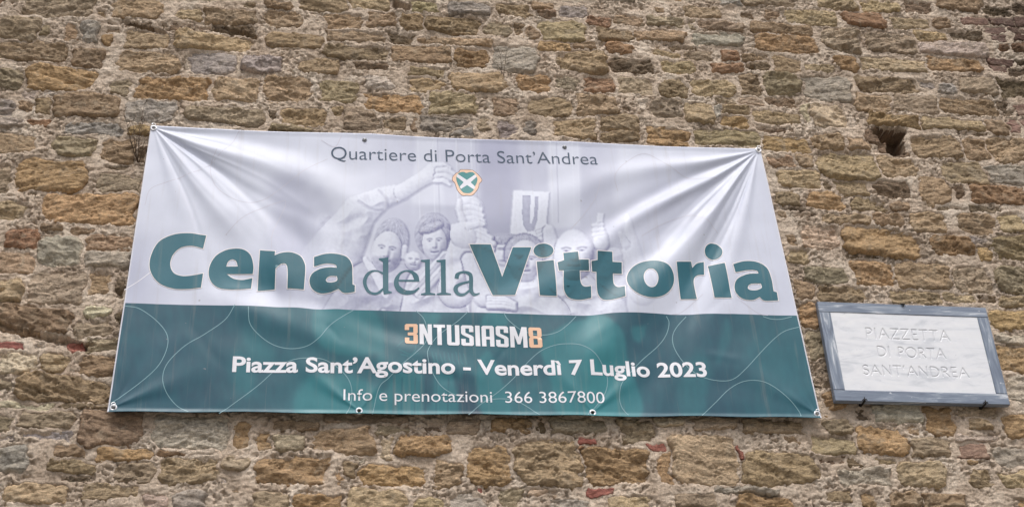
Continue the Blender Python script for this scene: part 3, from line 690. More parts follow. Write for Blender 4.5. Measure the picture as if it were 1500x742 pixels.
# two fists, one above the other
dome_(566, 228, 72, 74, 0, 44, 1.0, 60)
for k, (xa_, xb_) in enumerate(((522, 604), (512, 622), (514, 630), (520, 634))): limb([(xa_, 200 + 27 * k, 15), ((xa_ + xb_) / 2, 188 + 29 * k, 18), (xb_, 206 + 28 * k, 15)], 1.0, 92, .32)
limb([(516, 186, 14), (512, 236, 17), (530, 286, 20)], 1.0, 98, .5)
limb([(500, 620, 90), (520, 480, 78), (540, 380, 66), (600, 350, 50)], .98, 66, .7); cloth(520, 540, 110, 110, 26, 26)
for (a_, b_, c_, d_, e_, f_) in ((490, 318, 580, 312, 645, 340), (500, 340, 590, 336, 670, 368), (520, 364, 600, 362, 684, 398), (540, 392, 610, 392, 676, 424)): limb([(a_, b_, 19), (c_, d_, 20), (e_, f_, 15)], 1.02, 106, .34)
dome_(535, 362, 70, 58, .5, 26, 1.0, 104); limb([(560, 318, 18), (612, 300, 16), (640, 306, 12)], 1.0, 112, .5)
limb([(640, 650, 60), (590, 560, 44), (560, 470, 36)], .97, 70, .6)
for k in range(4): limb([(660, 660 + 16 * k, 13), (740, 668 + 14 * k, 13), (790, 690 + 10 * k, 9)], 1.0, 90, .7)
# light it from the upper left; bright rim and thin dark edges, as the print shows
Hs = blur1(Hh, 1.0) * 0.6 + Hh * 0.4; gy_, gx_ = np.gradient(Hs, 1.0 / PS * ZD[2]); gx_ = np.clip(gx_, -3, 3); gy_ = np.clip(gy_, -3, 3)
lam = (0.42 * gx_ * 1 + 0.55 * gy_ * 1 + 0.72) / np.sqrt(gx_ ** 2 + gy_ ** 2 + 1)
cav = np.clip((blur1(Hh, 4.0) - Hh) / 40.0, 0, 1)
shade = (0.60 + 0.50 * np.clip(lam, -0.15, 1)) * Al - 0.35 * cav + 0.05 * fbm(cx_ / 5, cy_ / 5, 44, 3)
tf = np.clip(0.16 + 0.92 * (shade - 0.12), 0.1, 1.08)
wf = blur1(Fm, 1.0) * (0.12 + 0.72 * smooth(420, 520, cx_) * smooth(985, 870, cx_))
tf = np.clip(0.88 + 1.45 * (tf - 0.88), 0.0, 1.1)
T = T * (1 - wf) + tf * wf
Tb = blur1(T, 2.0); T = T + 0.8 * (T - Tb) * (0.3 + 0.7 * Fm)
T = np.clip(T, 0.0, 1.06)

# tone of the green part: 0 = slate blue, 1 = light teal
G = 0.26 + 0.12 * smooth(480, 610, cy_) * smooth(380, 500, cx_) * smooth(1000, 850, cx_) + 0.04 * fbm(cx_ / 60, cy_ / 60, 9, 3) + 0.10 * smooth(1050, 1150, cx_)
G += 0.18 * smooth(300, 420, cx_) * smooth(960, 800, cx_) * 0.5
for (zn, pts, v_, a_, b_) in [
        (ZL, [(1050, 100), (1320, 115), (1380, 280), (1330, 330), (1150, 330), (1045, 260)], 0.78, 0.65, 3), (ZL, [(690, 210), (760, 240), (840, 340), (780, 380), (700, 300)], 0.75, 0.5, 8),
        (ZL, [(630, 330), (720, 330), (740, 520), (650, 510)], 0.7, 0.5, 8), (ZL, [(1010, 440), (1300, 470), (1400, 630), (960, 640)], 0.85, 0.6, 5),
        (ZG, [(640, 70), (740, 90), (750, 150), (600, 160)], 0.8, 0.6, 1.5), (ZG, [(240, 80), (350, 80), (330, 140), (270, 140)], 0.8, 0.55, 1.5), (ZG, [(480, 460), (560, 470), (600, 690), (480, 690)], 0.12, 0.6, 2),
        (ZG, [(640, 300), (760, 350), (900, 330), (960, 330), (1000, 460), (780, 500), (620, 470)], 0.3, 0.6, 3), (ZG, [(570, 430), (640, 300), (700, 420), (780, 690), (600, 690)], 0.75, 0.6, 2),
        (ZG, [(960, 270), (1100, 150), (1250, 110), (1390, 160), (1402, 700), (1080, 700), (1020, 480)], 0.82, 0.65, 2.5), (ZG, [(60, 470), (250, 440), (260, 690), (40, 690)], 0.72, 0.6, 3), (ZG, [(310, 480), (430, 450), (440, 690), (320, 690)], 0.66, 0.6, 2),
        (ZR, [(0, 90), (80, 90), (170, 150), (220, 220), (250, 400), (300, 500), (320, 700), (0, 700)], 0.8, 0.65, 2), (ZR, [(270, 170), (350, 150), (370, 110), (330, 240), (280, 240)], 0.75, 0.5, 2),
        (ZR, [(830, 120), (870, 150), (860, 260), (800, 380), (780, 360)], 0.6, 0.4, 3), (ZR, [(580, 400), (740, 350), (700, 700), (570, 700)], 0.62, 0.5, 6), (ZR, [(960, 250), (1100, 200), (1300, 330), (1350, 500), (1200, 560), (1000, 420)], 0.5, 0.4, 12),
        (ZG, [(250, 350), (300, 360), (310, 560), (250, 680), (240, 500)], 0.08, 0.5, 2), (ZG, [(430, 420), (500, 560), (610, 690), (540, 690), (450, 560)], 0.1, 0.55, 2), (ZG, [(0, 260), (20, 330), (10, 380), (-30, 380), (-20, 280)], 0.7, 0.5, 2)]:
    paint(G, zn, pts, v_, a_, b_)
for k in range(9): line(G, ZG, [(300 + 24 * k, 310 + 6 * (k % 3)), (308 + 24 * k, 350 + 20 * (k % 2)), (318 + 24 * k, 385)], 0.95, 0.35, 0.4)
for q in ([(90, 280), (140, 235), (200, 260), (180, 330), (100, 300)], [(110, 330), (170, 340), (220, 320)]): line(G, ZG, q, 0.9, 0.35, 0.5)
for x_ in (70, 120, 200, 265, 330, 400, 470): line(G, ZG, [(x_, 470), (x_ - 6, 690)], 0.05, 0.6, 0.35)
G = np.clip(0.34 + 1.15 * (G - 0.36) + 0.05 * fbm(cx_ / 9, cy_ / 22, 19, 3), 0, 1)

BAND = np.array([[157, 441.5], [183, 443], [300, 447], [470, 452], [590, 455.5], [740, 459.5], [850, 461], [960, 459], [1080, 459.5], [1170, 461.5], [1220, 463]])
def band_y(px): return np.interp(px, BAND[:, 0], BAND[:, 1])
LAV, WHT = s2l('#6a6c98'), s2l('#d6dcec')
SLT, TEA = s2l('#183853'), s2l('#318890')
def bil(img, px, py):
    u = np.clip((px - PX0) * PS - 0.5, 0, PW - 1.001); v = np.clip((py - PY0) * PS - 0.5, 0, PH - 1.001)
    i = u.astype(int); j = v.astype(int); fu = u - i; fv = v - j
    return (img[j, i] * (1 - fu) + img[j, i + 1] * fu) * (1 - fv) + (img[j + 1, i] * (1 - fu) + img[j + 1, i + 1] * fu) * fv
def print_white(px, py):
    t = bil(T, px, py)[..., None]; return LAV * (1 - t) + WHT * t
def print_green(px, py):
    t = bil(G, px, py)[..., None]; return SLT * (1 - t) + TEA * t

# ------------------------------------------------------------------ banner cloth
BY = -0.052                                       # the vinyl hangs just clear of the stones
def radial(px, py, c, th, sig, amp, r0, r1):
    dx = px - c[0]; dy = py - c[1]; r = np.hypot(dx, dy); a = np.degrees(np.arctan2(dy, dx))
    da = (a - th + 180) % 360 - 180
    return amp * np.exp(-0.5 * (da / sig) ** 2) * (1 - np.exp(-r / r0)) * np.exp(-(r / r1) ** 2)
def fold(px, py, a, b, w, amp):
    ax, ay = a; bx, by = b; L = math.hypot(bx - ax, by - ay); ux, uy = (bx - ax) / L, (by - ay) / L
    s_ = ((px - ax) * ux + (py - ay) * uy) / L; d = -(px - ax) * uy + (py - ay) * ux
    return amp * np.exp(-0.5 * (d / w) ** 2) * smooth(-0.15, 0.25, s_) * smooth(1.15, 0.75, s_)
RAD = [((225, 187), 20, 4.5, 9, 60, 420), ((225, 187), 50, 5.5, 10, 60, 260), ((225, 187), 35, 4, -6, 60, 300), ((225, 187), 9, 4, -4, 60, 420), ((225, 187), 72, 6, 4, 60, 260),
       ((1111, 220), 168, 4.0, 8, 60, 420), ((1111, 220), 157, 3.2, -5, 60, 420), ((1111, 220), 149, 3.0, 9, 60, 460), ((1111, 220), 139, 3.4, -6, 60, 400), ((1111, 220), 128, 4.2, 9, 60, 330), ((1111, 220), 116, 4, -5, 60, 280), ((1111, 220), 104, 4.0, 6, 60, 240),
       ((526, 602), -140, 8, 4, 30, 150), ((526, 602), -55, 9, 3, 30, 110), ((868, 604), -40, 9, 4, 30, 150), ((868, 604), -130, 9, 3, 30, 120),
       ((166, 596), -25, 8, 4, 25, 130), ((166, 596), -60, 8, -3, 25, 130), ((1197, 606), -150, 9, 4, 25, 150), ((1197, 606), -115, 8, -3, 25, 150)]
FOLDS = [((300, 430), (640, 560), 13, 7), ((330, 400), (650, 520), 11, -6), ((430, 440), (720, 560), 11, 6), ((380, 300), (440, 470), 12, 6), ((430, 320), (470, 470), 10, -5), ((470, 330), (500, 470), 10, 5),
         ((1040, 300), (860, 560), 16, 7), ((1010, 290), (830, 500), 12, -6), ((960, 340), (840, 560), 14, 6), ((1080, 320), (930, 590), 16, -5), ((700, 470), (930, 520), 16, 4), ((640, 280), (760, 440), 20, 3), ((860, 300), (720, 440), 18, -4)]
wr_ = np.random.default_rng(8)
for c_, a0, a1 in (((225, 187), 6, 80), ((1111, 220), 98, 174)):
    for _ in range(9): RAD.append((c_, wr_.uniform(a0, a1), wr_.uniform(1.0, 1.9), wr_.choice((-1, 1)) * wr_.uniform(1.0, 2.4), 40, wr_.uniform(110, 330)))
for _ in range(16):
    x_, y_ = wr_.uniform(260, 1080), wr_.uniform(250, 580); a_ = wr_.uniform(-0.9, 0.9) + (0.5 if x_ < 680 else -0.7); l_ = wr_.uniform(30, 90)
    FOLDS.append(((x_, y_), (x_ + l_ * math.cos(a_), y_ + l_ * math.sin(a_)), wr_.uniform(3.5, 7), wr_.choice((-1, 1)) * wr_.uniform(0.6, 1.6)))
def wrinkle(px, py):
    """height of the cloth towards the viewer, metres"""
    px = np.asarray(px, float); py = np.asarray(py, float); h = np.zeros(px.shape)
    for c, th, sg, am, r0, r1 in RAD: h += radial(px, py, c, th + 2.2 * np.sin(np.hypot(px - c[0], py - c[1]) / 55 + th), sg * 0.8, am * 2.0e-3, r0, r1)
    for a, b, w, am in FOLDS: h += fold(px, py, a, b, w, am * 1.35e-3)
    h += 0.0030 * fbm(px / 150 + 3.1, py / 95, 123, 2) + 0.0012 * perlin(px / 34, py / 34, 133)
    yb = 604 + (px - 157) * 0.0086                                            # the welded hem stands out a little
    h += 0.007 * smooth(9, 0, yb - py) ** 1.5
    yt = 184 + (px - 221) * 0.03807
    h += 0.003 * smooth(8, 0, py - yt)
    return h
def on_banner(px, py, lift=0.0):
    p = unproj(px, py, BY); p[..., 1] -= wrinkle(px, py) + lift
    return p

def vinyl_material():
    m, t, b = new_mat('printed_vinyl')
    at = N(t, 'ShaderNodeAttribute', attribute_name='tint')
    pos = gpos(t)
    c = mixc(t, 1.0, at.outputs['Color'], ramp(t, noise(t, 3.2, 5, 0.6, pos), [(0.3, grey(0.9)), (0.7, grey(1.04))]), 'MULTIPLY')
    mp = N(t, 'ShaderNodeMapping'); mp.inputs['Scale'].default_value = (26, 1, 1.3); t.links.new(pos, mp.inputs['Vector'])
    c = mixc(t, ramp(t, noise(t, 1.0, 5, 0.65, mp.outputs[0]), [(0.56, grey(0)), (0.74, grey(0.22))]), c, tuple(s2l('#a39b92')))
    spk = noise(t, 42, 2, 0.5, pos)
    c = mixc(t, ramp(t, spk, [(0.765, grey(0)), (0.79, grey(0.55))]), c, tuple(s2l('#8d8a90')))
    t.links.new(c, b.inputs['Base Color'])
    r = ramp(t, noise(t, 8, 4, 0.6, pos), [(0.3, grey(0.40)), (0.7, grey(0.54))]); t.links.new(r, b.inputs['Roughness'])
    b.inputs['Specular IOR Level'].default_value = 0.45
    bump(t, noise(t, 420, 2, 0.5, pos), 0.05, 0.002, b)
    return m
VINYL = vinyl_material()
HOLES = {'tl': (225, 187.5), 'tr': (1111, 220), 'br': (1197, 606), 'bl': (166, 596.5), 't1': (534, 205), 't2': (827, 215.5), 'b1': (526, 602), 'b2': (868, 604.5)}
bc = unproj(BAN[:, 0], BAN[:, 1], BY)
ns, nr_t, nr_b = 860, 236, 150
tb = 0.618
S = np.linspace(0, 1, ns + 1)
SS, TT = None, None
rows = []          # rows of (s, t) with the print's colour boundary as a doubled row
def ban_xy(s_, t_):
    top = bc[0] * (1 - s_)[:, None] + bc[1] * s_[:, None]; bot = bc[3] * (1 - s_)[:, None] + bc[2] * s_[:, None]
    p_ = top * (1 - t_)[:, None] + bot * t_[:, None]
    u_ = np.interp(s_, [0, .348, .674, 1], [0, 1, 2, 3]); sag = np.abs(np.sin(np.pi * u_))                     # edges scallop between the eyelets
    p_[:, 2] -= 0.0075 * sag * np.clip(1 - t_ * 6, 0, 1) ** 2; p_[:, 2] += 0.006 * (sag + 0.4 * np.sin(s_ * 41)) * np.clip(t_ * 6 - 5, 0, 1) ** 2
    return p_
topx, topy = proj(*ban_xy(S, 0 * S).T); botx, boty = proj(*ban_xy(S, 0 * S + 1).T)
# t value of the boundary for each column (solve linearly in pixels, then refine)
tbd = np.full(S.shape, tb)
for _ in range(8):
    q = proj(*ban_xy(S, tbd).T); q2 = proj(*ban_xy(S, tbd + 0.01).T)
    tbd = tbd + (band_y(q[0]) - q[1]) / ((q2[1] - q[1]) / 0.01)
trow = [tbd * k / nr_t for k in range(nr_t + 1)] + [tbd + 0.0006 + (1 - tbd - 0.0006) * k / nr_b for k in range(nr_b + 1)]
TT = np.stack(trow); SS = np.repeat(S[None], len(trow), 0)
flat = ban_xy(SS.ravel(), TT.ravel())
bpx, bpy_ = proj(flat[:, 0], flat[:, 1], flat[:, 2])
hh = wrinkle(bpx, bpy_)
white_rows = (np.arange(len(trow)) <= nr_t)[:, None] & np.ones((1, ns + 1), bool)
colr = np.where(white_rows.ravel()[:, None], print_white(bpx, bpy_), print_green(bpx, bpy_))
edge = ((SS < 0.0012) | (SS > 1 - 0.0012)).ravel(); colr[edge] = s2l('#dfe0ea')
front = flat.copy(); front[:, 1] -= hh
nR, nC = TT.shape
idx = np.arange(nR * nC).reshape(nR, nC)
fc = np.stack([idx[:-1, :-1], idx[1:, :-1], idx[1:, 1:], idx[:-1, 1:]], axis=-1).reshape(-1, 4)
hole_w = {k: unproj(*v, BY) for k, v in HOLES.items()}
cen = front[fc].mean(axis=1); keep = np.ones(len(fc), bool)
for w_ in hole_w.values(): keep &= np.hypot(cen[:, 0] - w_[0], cen[:, 2] - w_[2]) > 0.0078
fc = fc[keep]
banner = empty('banner', (float((bc[2, 0] + bc[3, 0]) / 2), BY, float(bc[2, 2])))
tag(banner, 'large white and teal printed vinyl banner pinned across the stone wall', 'banner')
me = mesh_np('sheet', front, fc, True, colr)
sheet = link('sheet', me, VINYL, banner)
md = sheet.modifiers.new('thickness', 'SOLIDIFY'); md.thickness = 0.0012; md.offset = -1.0

# ------------------------------------------------------------------ lettering and line work laid on the vinyl
DG = None
def curve_mesh(splines=None, text=None, offset=0.0, space=1.0):
    if text is not None:
        cu = bpy.data.curves.new('tmp', 'FONT'); cu.body = text; cu.size = 1.0; cu.space_character = space; cu.resolution_u = 6
    else:
        cu = bpy.data.curves.new('tmp', 'CURVE'); cu.dimensions = '2D'; cu.fill_mode = 'BOTH'
        for q in splines:
            sp = cu.splines.new('POLY'); sp.points.add(len(q) - 1)
            sp.points.foreach_set('co', np.concatenate([np.column_stack([q[:, 0], -q[:, 1]]), np.zeros((len(q), 1)), np.ones((len(q), 1))], axis=1).ravel()); sp.use_cyclic_u = True
    cu.offset = offset
    ob = bpy.data.objects.new('tmp', cu); COL.objects.link(ob)
    dg = bpy.context.evaluated_depsgraph_get(); ev = ob.evaluated_get(dg); tm = ev.to_mesh()
    bm = bmesh.new(); bm.from_mesh(tm); ev.to_mesh_clear()
    bpy.data.objects.remove(ob); bpy.data.curves.remove(cu)
    return bm
def dice(bm, cell):
    xs_ = [v.co.x for v in bm.verts]; ys_ = [v.co.y for v in bm.verts]
    for k in range(int(min(xs_) / cell) - 1, int(max(xs_) / cell) + 2):
        bmesh.ops.bisect_plane(bm, geom=bm.verts[:] + bm.edges[:] + bm.faces[:], dist=1e-5, plane_co=(k * cell, 0, 0), plane_no=(1, 0, 0))
    for k in range(int(min(ys_) / cell) - 1, int(max(ys_) / cell) + 2):
        bmesh.ops.bisect_plane(bm, geom=bm.verts[:] + bm.edges[:] + bm.faces[:], dist=1e-5, plane_co=(0, k * cell, 0), plane_no=(0, 1, 0))
def lay(name, bms, col, lift, through=0.0, split=False):
    """flatten bmeshes given in photo pixels (y up) onto the cloth; split makes every glyph a part of its own"""
    pieces = []
    for bm in bms:
        bmesh.ops.triangulate(bm, faces=bm.faces[:]); bm.verts.index_update()
        V = np.array([(v.co.x, -v.co.y) for v in bm.verts]); F3 = np.array([[v.index for v in f.verts] for f in bm.faces])
        if split:
            lab = np.arange(len(V))
            while True:
                m_ = lab[F3].min(axis=1); new = lab.copy()
                for c_ in range(3): np.minimum.at(new, F3[:, c_], m_)
                new = new[new]
                if (new == lab).all(): break
                lab = new
            isl = [np.where(lab == l)[0] for l in np.unique(lab)]
            rngs = sorted([(V[k][:, 0].min(), V[k][:, 0].max(), k) for k in isl], key=lambda r: r[0]); grp = []
            for a, b, k in rngs:                                        # dots and accents stay with their letter
                if grp and min(grp[-1][1], b) - max(grp[-1][0], a) > 0.55 * min(b - a, grp[-1][1] - grp[-1][0]): grp[-1] = (min(a, grp[-1][0]), max(b, grp[-1][1]), np.concatenate([grp[-1][2], k]))
                else: grp.append((a, b, k))
            for a, b, k in grp:
                mp = np.full(len(V), -1); mp[k] = np.arange(len(k)); ff = F3[mp[F3[:, 0]] >= 0]; pieces.append((V[k], mp[ff]))
        else: pieces.append((V, F3))
        bm.free()
    for V, F3 in pieces:
        p = on_banner(V[:, 0], V[:, 1], lift)
        a, b, c = p[F3[:, 0]], p[F3[:, 1]], p[F3[:, 2]]
        if np.cross(b - a, c - a)[:, 1].sum() > 0: F3 = F3[:, ::-1]
        cc = np.repeat(np.asarray(col)[None], len(V), 0)
        if through: cc = cc * (1 - through + through * bil(T, V[:, 0], V[:, 1]) / 0.84)[:, None]
        link(name, mesh_np(name, p, F3, True, cc), VINYL, banner)
def ring(cx, cy, rx, ry, n=40, rot=0.0):
    a = np.linspace(0, 2 * np.pi, n, endpoint=False)
    return np.column_stack([cx + rx * np.cos(a) * math.cos(rot) - ry * np.sin(a) * math.sin(rot), cy + rx * np.cos(a) * math.sin(rot) + ry * np.sin(a) * math.cos(rot)])
Z1, Z2 = (200, 330, 3.261), (640, 330, 2.941)
def gl(zone, *loops): return [spline(tr(zone, l)) if not isinstance(l, np.ndarray) else np.column_stack([l[:, 0] / zone[2] + zone[0], l[:, 1] / zone[2] + zone[1]]) for l in loops]
c1 = 1
TITLE = [
 gl(Z1, [(333, 50, 1), (318, 112, 1), (262, 101), (208, 110), (172, 145), (161, 188), (176, 226), (215, 243), (262, 242), (318, 232, 1), (308, 298, 1), (245, 304), (170, 300), (104, 272), (66, 215), (68, 150), (105, 82), (170, 48), (245, 41)]),
 gl(Z1, [(555, 231, 1), (558, 195), (546, 148), (515, 120), (470, 112), (420, 121), (374, 152), (347, 205), (350, 256), (380, 292), (428, 306), (490, 306), (547, 299, 1), (553, 250, 1), (505, 258), (462, 252), (430, 231, 1)], [(428, 196, 1), (438, 172), (458, 162), (476, 171), (484, 196, 1)]),
 gl(Z1, [(590, 124, 1), (662, 132, 1), (660, 152, 1), (698, 137), (742, 131), (782, 144), (802, 178), (806, 215), (799, 308, 1), (721, 306, 1), (722, 225), (715, 194), (692, 192), (664, 212, 1), (660, 304, 1), (578, 310, 1)]),
 gl(Z1, [(848, 151, 1), (898, 140), (952, 137), (1002, 150), (1028, 186), (1031, 235), (1032, 284, 1), (1043, 288, 1), (1042, 319, 1), (992, 325), (964, 308, 1), (925, 323), (878, 323), (840, 302), (826, 266), (838, 232), (872, 212), (915, 206), (957, 206, 1), (948, 191), (900, 187), (848, 197, 1)], [(904, 264), (920, 249), (957, 247, 1), (958, 268), (936, 278), (912, 276)]),
 gl(Z2, [(140, 85, 1), (231, 85, 1), (281, 222, 1), (327, 95, 1), (407, 92, 1), (336, 302, 1), (240, 302, 1)]),
 gl(Z2, ring(460, 105, 43, 31, 36, -0.05)), gl(Z2, [(430, 155, 1), (503, 149, 1), (515, 306, 1), (442, 304, 1)]),
 gl(Z2, [(545, 118, 1), (607, 115, 1), (610, 153, 1), (652, 153, 1), (655, 197, 1), (613, 199, 1), (618, 245), (634, 263), (664, 260, 1), (666, 309, 1), (618, 318), (572, 312), (549, 286), (544, 245), (544, 199, 1), (524, 199, 1), (519, 161, 1), (547, 152, 1)]),
 gl(Z2, [(690, 115, 1), (755, 115, 1), (757, 156, 1), (797, 157, 1), (798, 204, 1), (759, 202, 1), (763, 246), (780, 264), (808, 264, 1), (809, 312, 1), (766, 320), (720, 317), (696, 292), (689, 250), (687, 200, 1), (668, 199, 1), (664, 158, 1), (691, 152, 1)]),
 gl(Z2, ring(919, 234, 101, 82, 48, 0.05), ring(919, 233, 31, 43, 36, -0.12)),
 gl(Z2, [(1029, 166, 1), (1094, 158, 1), (1101, 181, 1), (1122, 160), (1152, 152, 1), (1153, 207, 1), (1122, 211), (1108, 236), (1121, 313, 1), (1052, 313, 1)]),
 gl(Z2, ring(1193, 108, 38, 34, 36, 0.4)), gl(Z2, [(1170, 170, 1), (1239, 163, 1), (1268, 312, 1), (1195, 312, 1)]),
 gl(Z2, [(1275, 170, 1), (1325, 155), (1378, 158), (1420, 183), (1440, 230), (1450, 284, 1), (1464, 288, 1), (1470, 322, 1), (1412, 323), (1390, 308, 1), (1358, 321), (1312, 313), (1283, 280), (1290, 236), (1336, 211), (1386, 207, 1), (1376, 195), (1340, 193), (1285, 204, 1)], [(1339, 264), (1356, 251), (1395, 250, 1), (1399, 268), (1376, 279), (1346, 277)]),
]
DELLA = [
 gl(ZD, [(118, 467, 1), (165, 461, 1), (165, 626, 1), (182, 632, 1), (182, 638, 1), (142, 645, 1), (139, 625, 1), (120, 642), (92, 647), (58, 632), (39, 590), (46, 556), (68, 532), (100, 524), (138, 533, 1), (138, 482, 1), (118, 474, 1)], [(138, 546, 1), (112, 532), (84, 537), (62, 562), (58, 595), (75, 628), (106, 634), (138, 612, 1)]),
 gl(ZD, [(319, 580, 1), (312, 550), (286, 529), (255, 524), (222, 534), (197, 564), (193, 596), (212, 631), (252, 645), (292, 637), (320, 614, 1), (315, 607, 1), (290, 622), (252, 622), (222, 602), (214, 580, 1)], [(216, 571, 1), (226, 545), (254, 531), (280, 544), (293, 571, 1)]),
 gl(ZD, [(325, 476, 1), (370, 471, 1), (372, 634, 1), (397, 640, 1), (397, 646, 1), (326, 646, 1), (326, 640, 1), (348, 634, 1), (346, 487, 1), (325, 482, 1)]),
 gl(ZD, [(403, 476, 1), (448, 471, 1), (450, 634, 1), (475, 640, 1), (475, 646, 1), (404, 646, 1), (404, 640, 1), (426, 634, 1), (424, 487, 1), (403, 482, 1)]),
 gl(ZD, [(492, 562, 1), (500, 538), (536, 527), (568, 533), (583, 556), (584, 620), (594, 638), (616, 636, 1), (616, 643, 1), (586, 653), (566, 632, 1), (536, 652), (505, 648), (487, 622), (494, 598), (524, 583), (564, 575, 1), (562, 551), (540, 538), (518, 544), (512, 566, 1)], [(564, 585, 1), (534, 593), (510, 608), (514, 632), (538, 637), (564, 618, 1)]),
]
TEAL_INK = s2l('#2b6777'); NAVY = s2l('#2a4560'); WINK = s2l('#eceef6'); PEACH = s2l('#eec3a4')
def bmset(groups, cell, offset=0.0):
    out = []
    for g_ in groups:
        bm = curve_mesh(splines=g_, offset=offset); dice(bm, cell); out.append(bm)
    return out
lay('letter_outline', bmset(TITLE, 5, 1.2), s2l('#f1ecee'), 0.0011)
lay('letter', bmset(TITLE, 3.2), TEAL_INK, 0.0021, 0.5)
lay('letter', bmset(DELLA, 5), s2l('#2f6473'), 0.0012)
def text_line(name, body, xl, yl, xr, yr, cap, col, bold=0.0, space=1.0, cell=6):
    """body set along a baseline given by its two ends, capital height in pixels"""
    bm = curve_mesh(text=body, offset=bold, space=space)
    X_ = [v.co.x for v in bm.verts]; x0, x1 = min(X_), max(X_)
    a = unproj(xl, yl, BY); b = unproj(xr, yr, BY); L = np.linalg.norm(b - a); ux = (b - a) / L
    mid = ((xl + xr) / 2, (yl + yr) / 2)
    H = np.linalg.norm(unproj(mid[0], mid[1] - cap, BY) - unproj(*mid, BY))
    uz = np.array([-ux[2], 0, ux[0]])
    for v in bm.verts:
        w = a + ux * ((v.co.x - x0) / (x1 - x0) * L) + uz * (v.co.y / 0.73 * H)
        q = proj(w[0], w[1], w[2]); v.co = (float(q[0]), -float(q[1]), 0)
    dice(bm, cell)
    return lay('letter', [bm], col, 0.0012, split=True)
text_line('heading_lettering', 'Quartiere di Porta Sant\u2019Andrea', 485, 232.5, 876, 241.5, 18.5, NAVY, -0.007)
text_line('date_lettering', 'Piazza Sant\u2019Agostino - Venerd\u00ec 7 Luglio 2023', 340, 544, 1036, 551.5, 22, WINK, 0.025)
text_line('contact_lettering', 'Info e prenotazioni  366 3867800', 503, 586.5, 886, 590.5, 17.5, WINK, -0.002)
# squared condensed lettering: unit glyphs, y down
def P_(*a): return np.array(a, float)
GLY = {
 '3': (.56, [P_((.07, 0), (.50, 0), (.56, .05), (.56, .43), (.51, .49), (.56, .55), (.56, .95), (.50, 1), (.07, 1), (0, .94), (0, .68), (.19, .68), (.19, .85), (.37, .85), (.37, .57), (.13, .57), (.13, .42), (.37, .42), (.37, .15), (.19, .15), (.19, .3), (0, .3), (0, .06))]),
 '8': (.56, [P_((.07, 0), (.49, 0), (.56, .06), (.56, .42), (.51, .49), (.56, .56), (.56, .94), (.49, 1), (.07, 1), (0, .94), (0, .56), (.05, .49), (0, .42), (0, .06)), P_((.19, .15), (.19, .42), (.37, .42), (.37, .15)), P_((.19, .56), (.19, .85), (.37, .85), (.37, .56))]),
 'N': (.54, [P_((0, 0), (.19, 0), (.36, .48), (.36, 0), (.54, 0), (.54, 1), (.38, 1), (.18, .45), (.18, 1), (0, 1))]),
 'T': (.50, [P_((0, 0), (.5, 0), (.5, .15), (.345, .15), (.345, 1), (.155, 1), (.155, .15), (0, .15))]),
 'U': (.54, [P_((0, 0), (.19, 0), (.19, .85), (.35, .85), (.35, 0), (.54, 0), (.54, .94), (.47, 1), (.07, 1), (0, .94))]),
 'S': (.54, [P_((.07, 0), (.47, 0), (.54, .06), (.54, .32), (.35, .32), (.35, .15), (.19, .15), (.19, .36), (.48, .50), (.54, .57), (.54, .94), (.47, 1), (.07, 1), (0, .94), (0, .66), (.19, .66), (.19, .85), (.35, .85), (.35, .62), (.06, .47), (0, .4), (0, .06))]),
 'I': (.20, [P_((0, 0), (.2, 0), (.2, 1), (0, 1))]),
 'A': (.54, [P_((.07, 0), (.47, 0), (.54, .06), (.54, 1), (.35, 1), (.35, .66), (.19, .66), (.19, 1), (0, 1), (0, .06)), P_((.19, .15), (.19, .52), (.35, .52), (.35, .15))]),
 'M': (.74, [P_((0, 0), (.22, 0), (.37, .5), (.52, 0), (.74, 0), (.74, 1), (.56, 1), (.56, .42), (.43, .84), (.31, .84), (.18, .42), (.18, 1), (0, 1))]),
}
word = '3NTUSIASM8'; adv = [GLY[c][0] for c in word]; gap = 0.075; tot = sum(adv) + gap * (len(word) - 1)
xa, xb = 593.0, 793.5; pos_ = 0.0; wg, pg = [], []
for c in word:
    loops = []
    for l in GLY[c][1]:
        u_ = (pos_ + l[:, 0]) / tot; x_ = xa + (xb - xa) * u_
        loops.append(np.column_stack([x_ + (l[:, 1] - 0.5) * (x_ - 565) * 0.010, 474.0 + 6.2 * u_ + l[:, 1] * 29.5]))
    (pg if c in '38' else wg).append(loops); pos_ += GLY[c][0] + gap
lay('letter', bmset(wg, 6), WINK, 0.0012)
lay('letter', bmset(pg, 6), PEACH, 0.0012)
# heraldic shield
ZC = (640, 235, 11.41)
SH = [gl(ZC, [(490, 150), (545, 152), (600, 160), (650, 200), (700, 245), (745, 310), (742, 345), (705, 385), (690, 455), (650, 520), (600, 575), (560, 590), (500, 585), (440, 590), (400, 570), (345, 500), (325, 440), (300, 370), (265, 330), (268, 275), (320, 215), (370, 190), (395, 155), (450, 152)])]
lay('shield', bmset(SH, 8, 0.7), s2l('#5c4a50'), 0.0006); lay('shield', bmset(SH, 8), s2l('#efc9ae'), 0.0010)
SI = [gl(ZC, [(495, 205), (540, 190), (600, 190), (640, 225), (675, 290), (672, 350), (640, 430), (610, 500), (560, 545), (500, 552), (440, 540), (395, 490), (360, 420), (330, 340), (325, 275), (355, 215), (410, 190), (455, 190)])]
lay('shield', bmset(SI, 8), s2l('#3f8d90'), 0.0014)
lay('shield', bmset([[np.array(tr(ZC, [(345, 222), (500, 322), (640, 228), (668, 268), (565, 362), (640, 440), (622, 490), (505, 408), (400, 480), (380, 440), (447, 362), (328, 268)]))]], 8), s2l('#e6e8f2'), 0.0018)
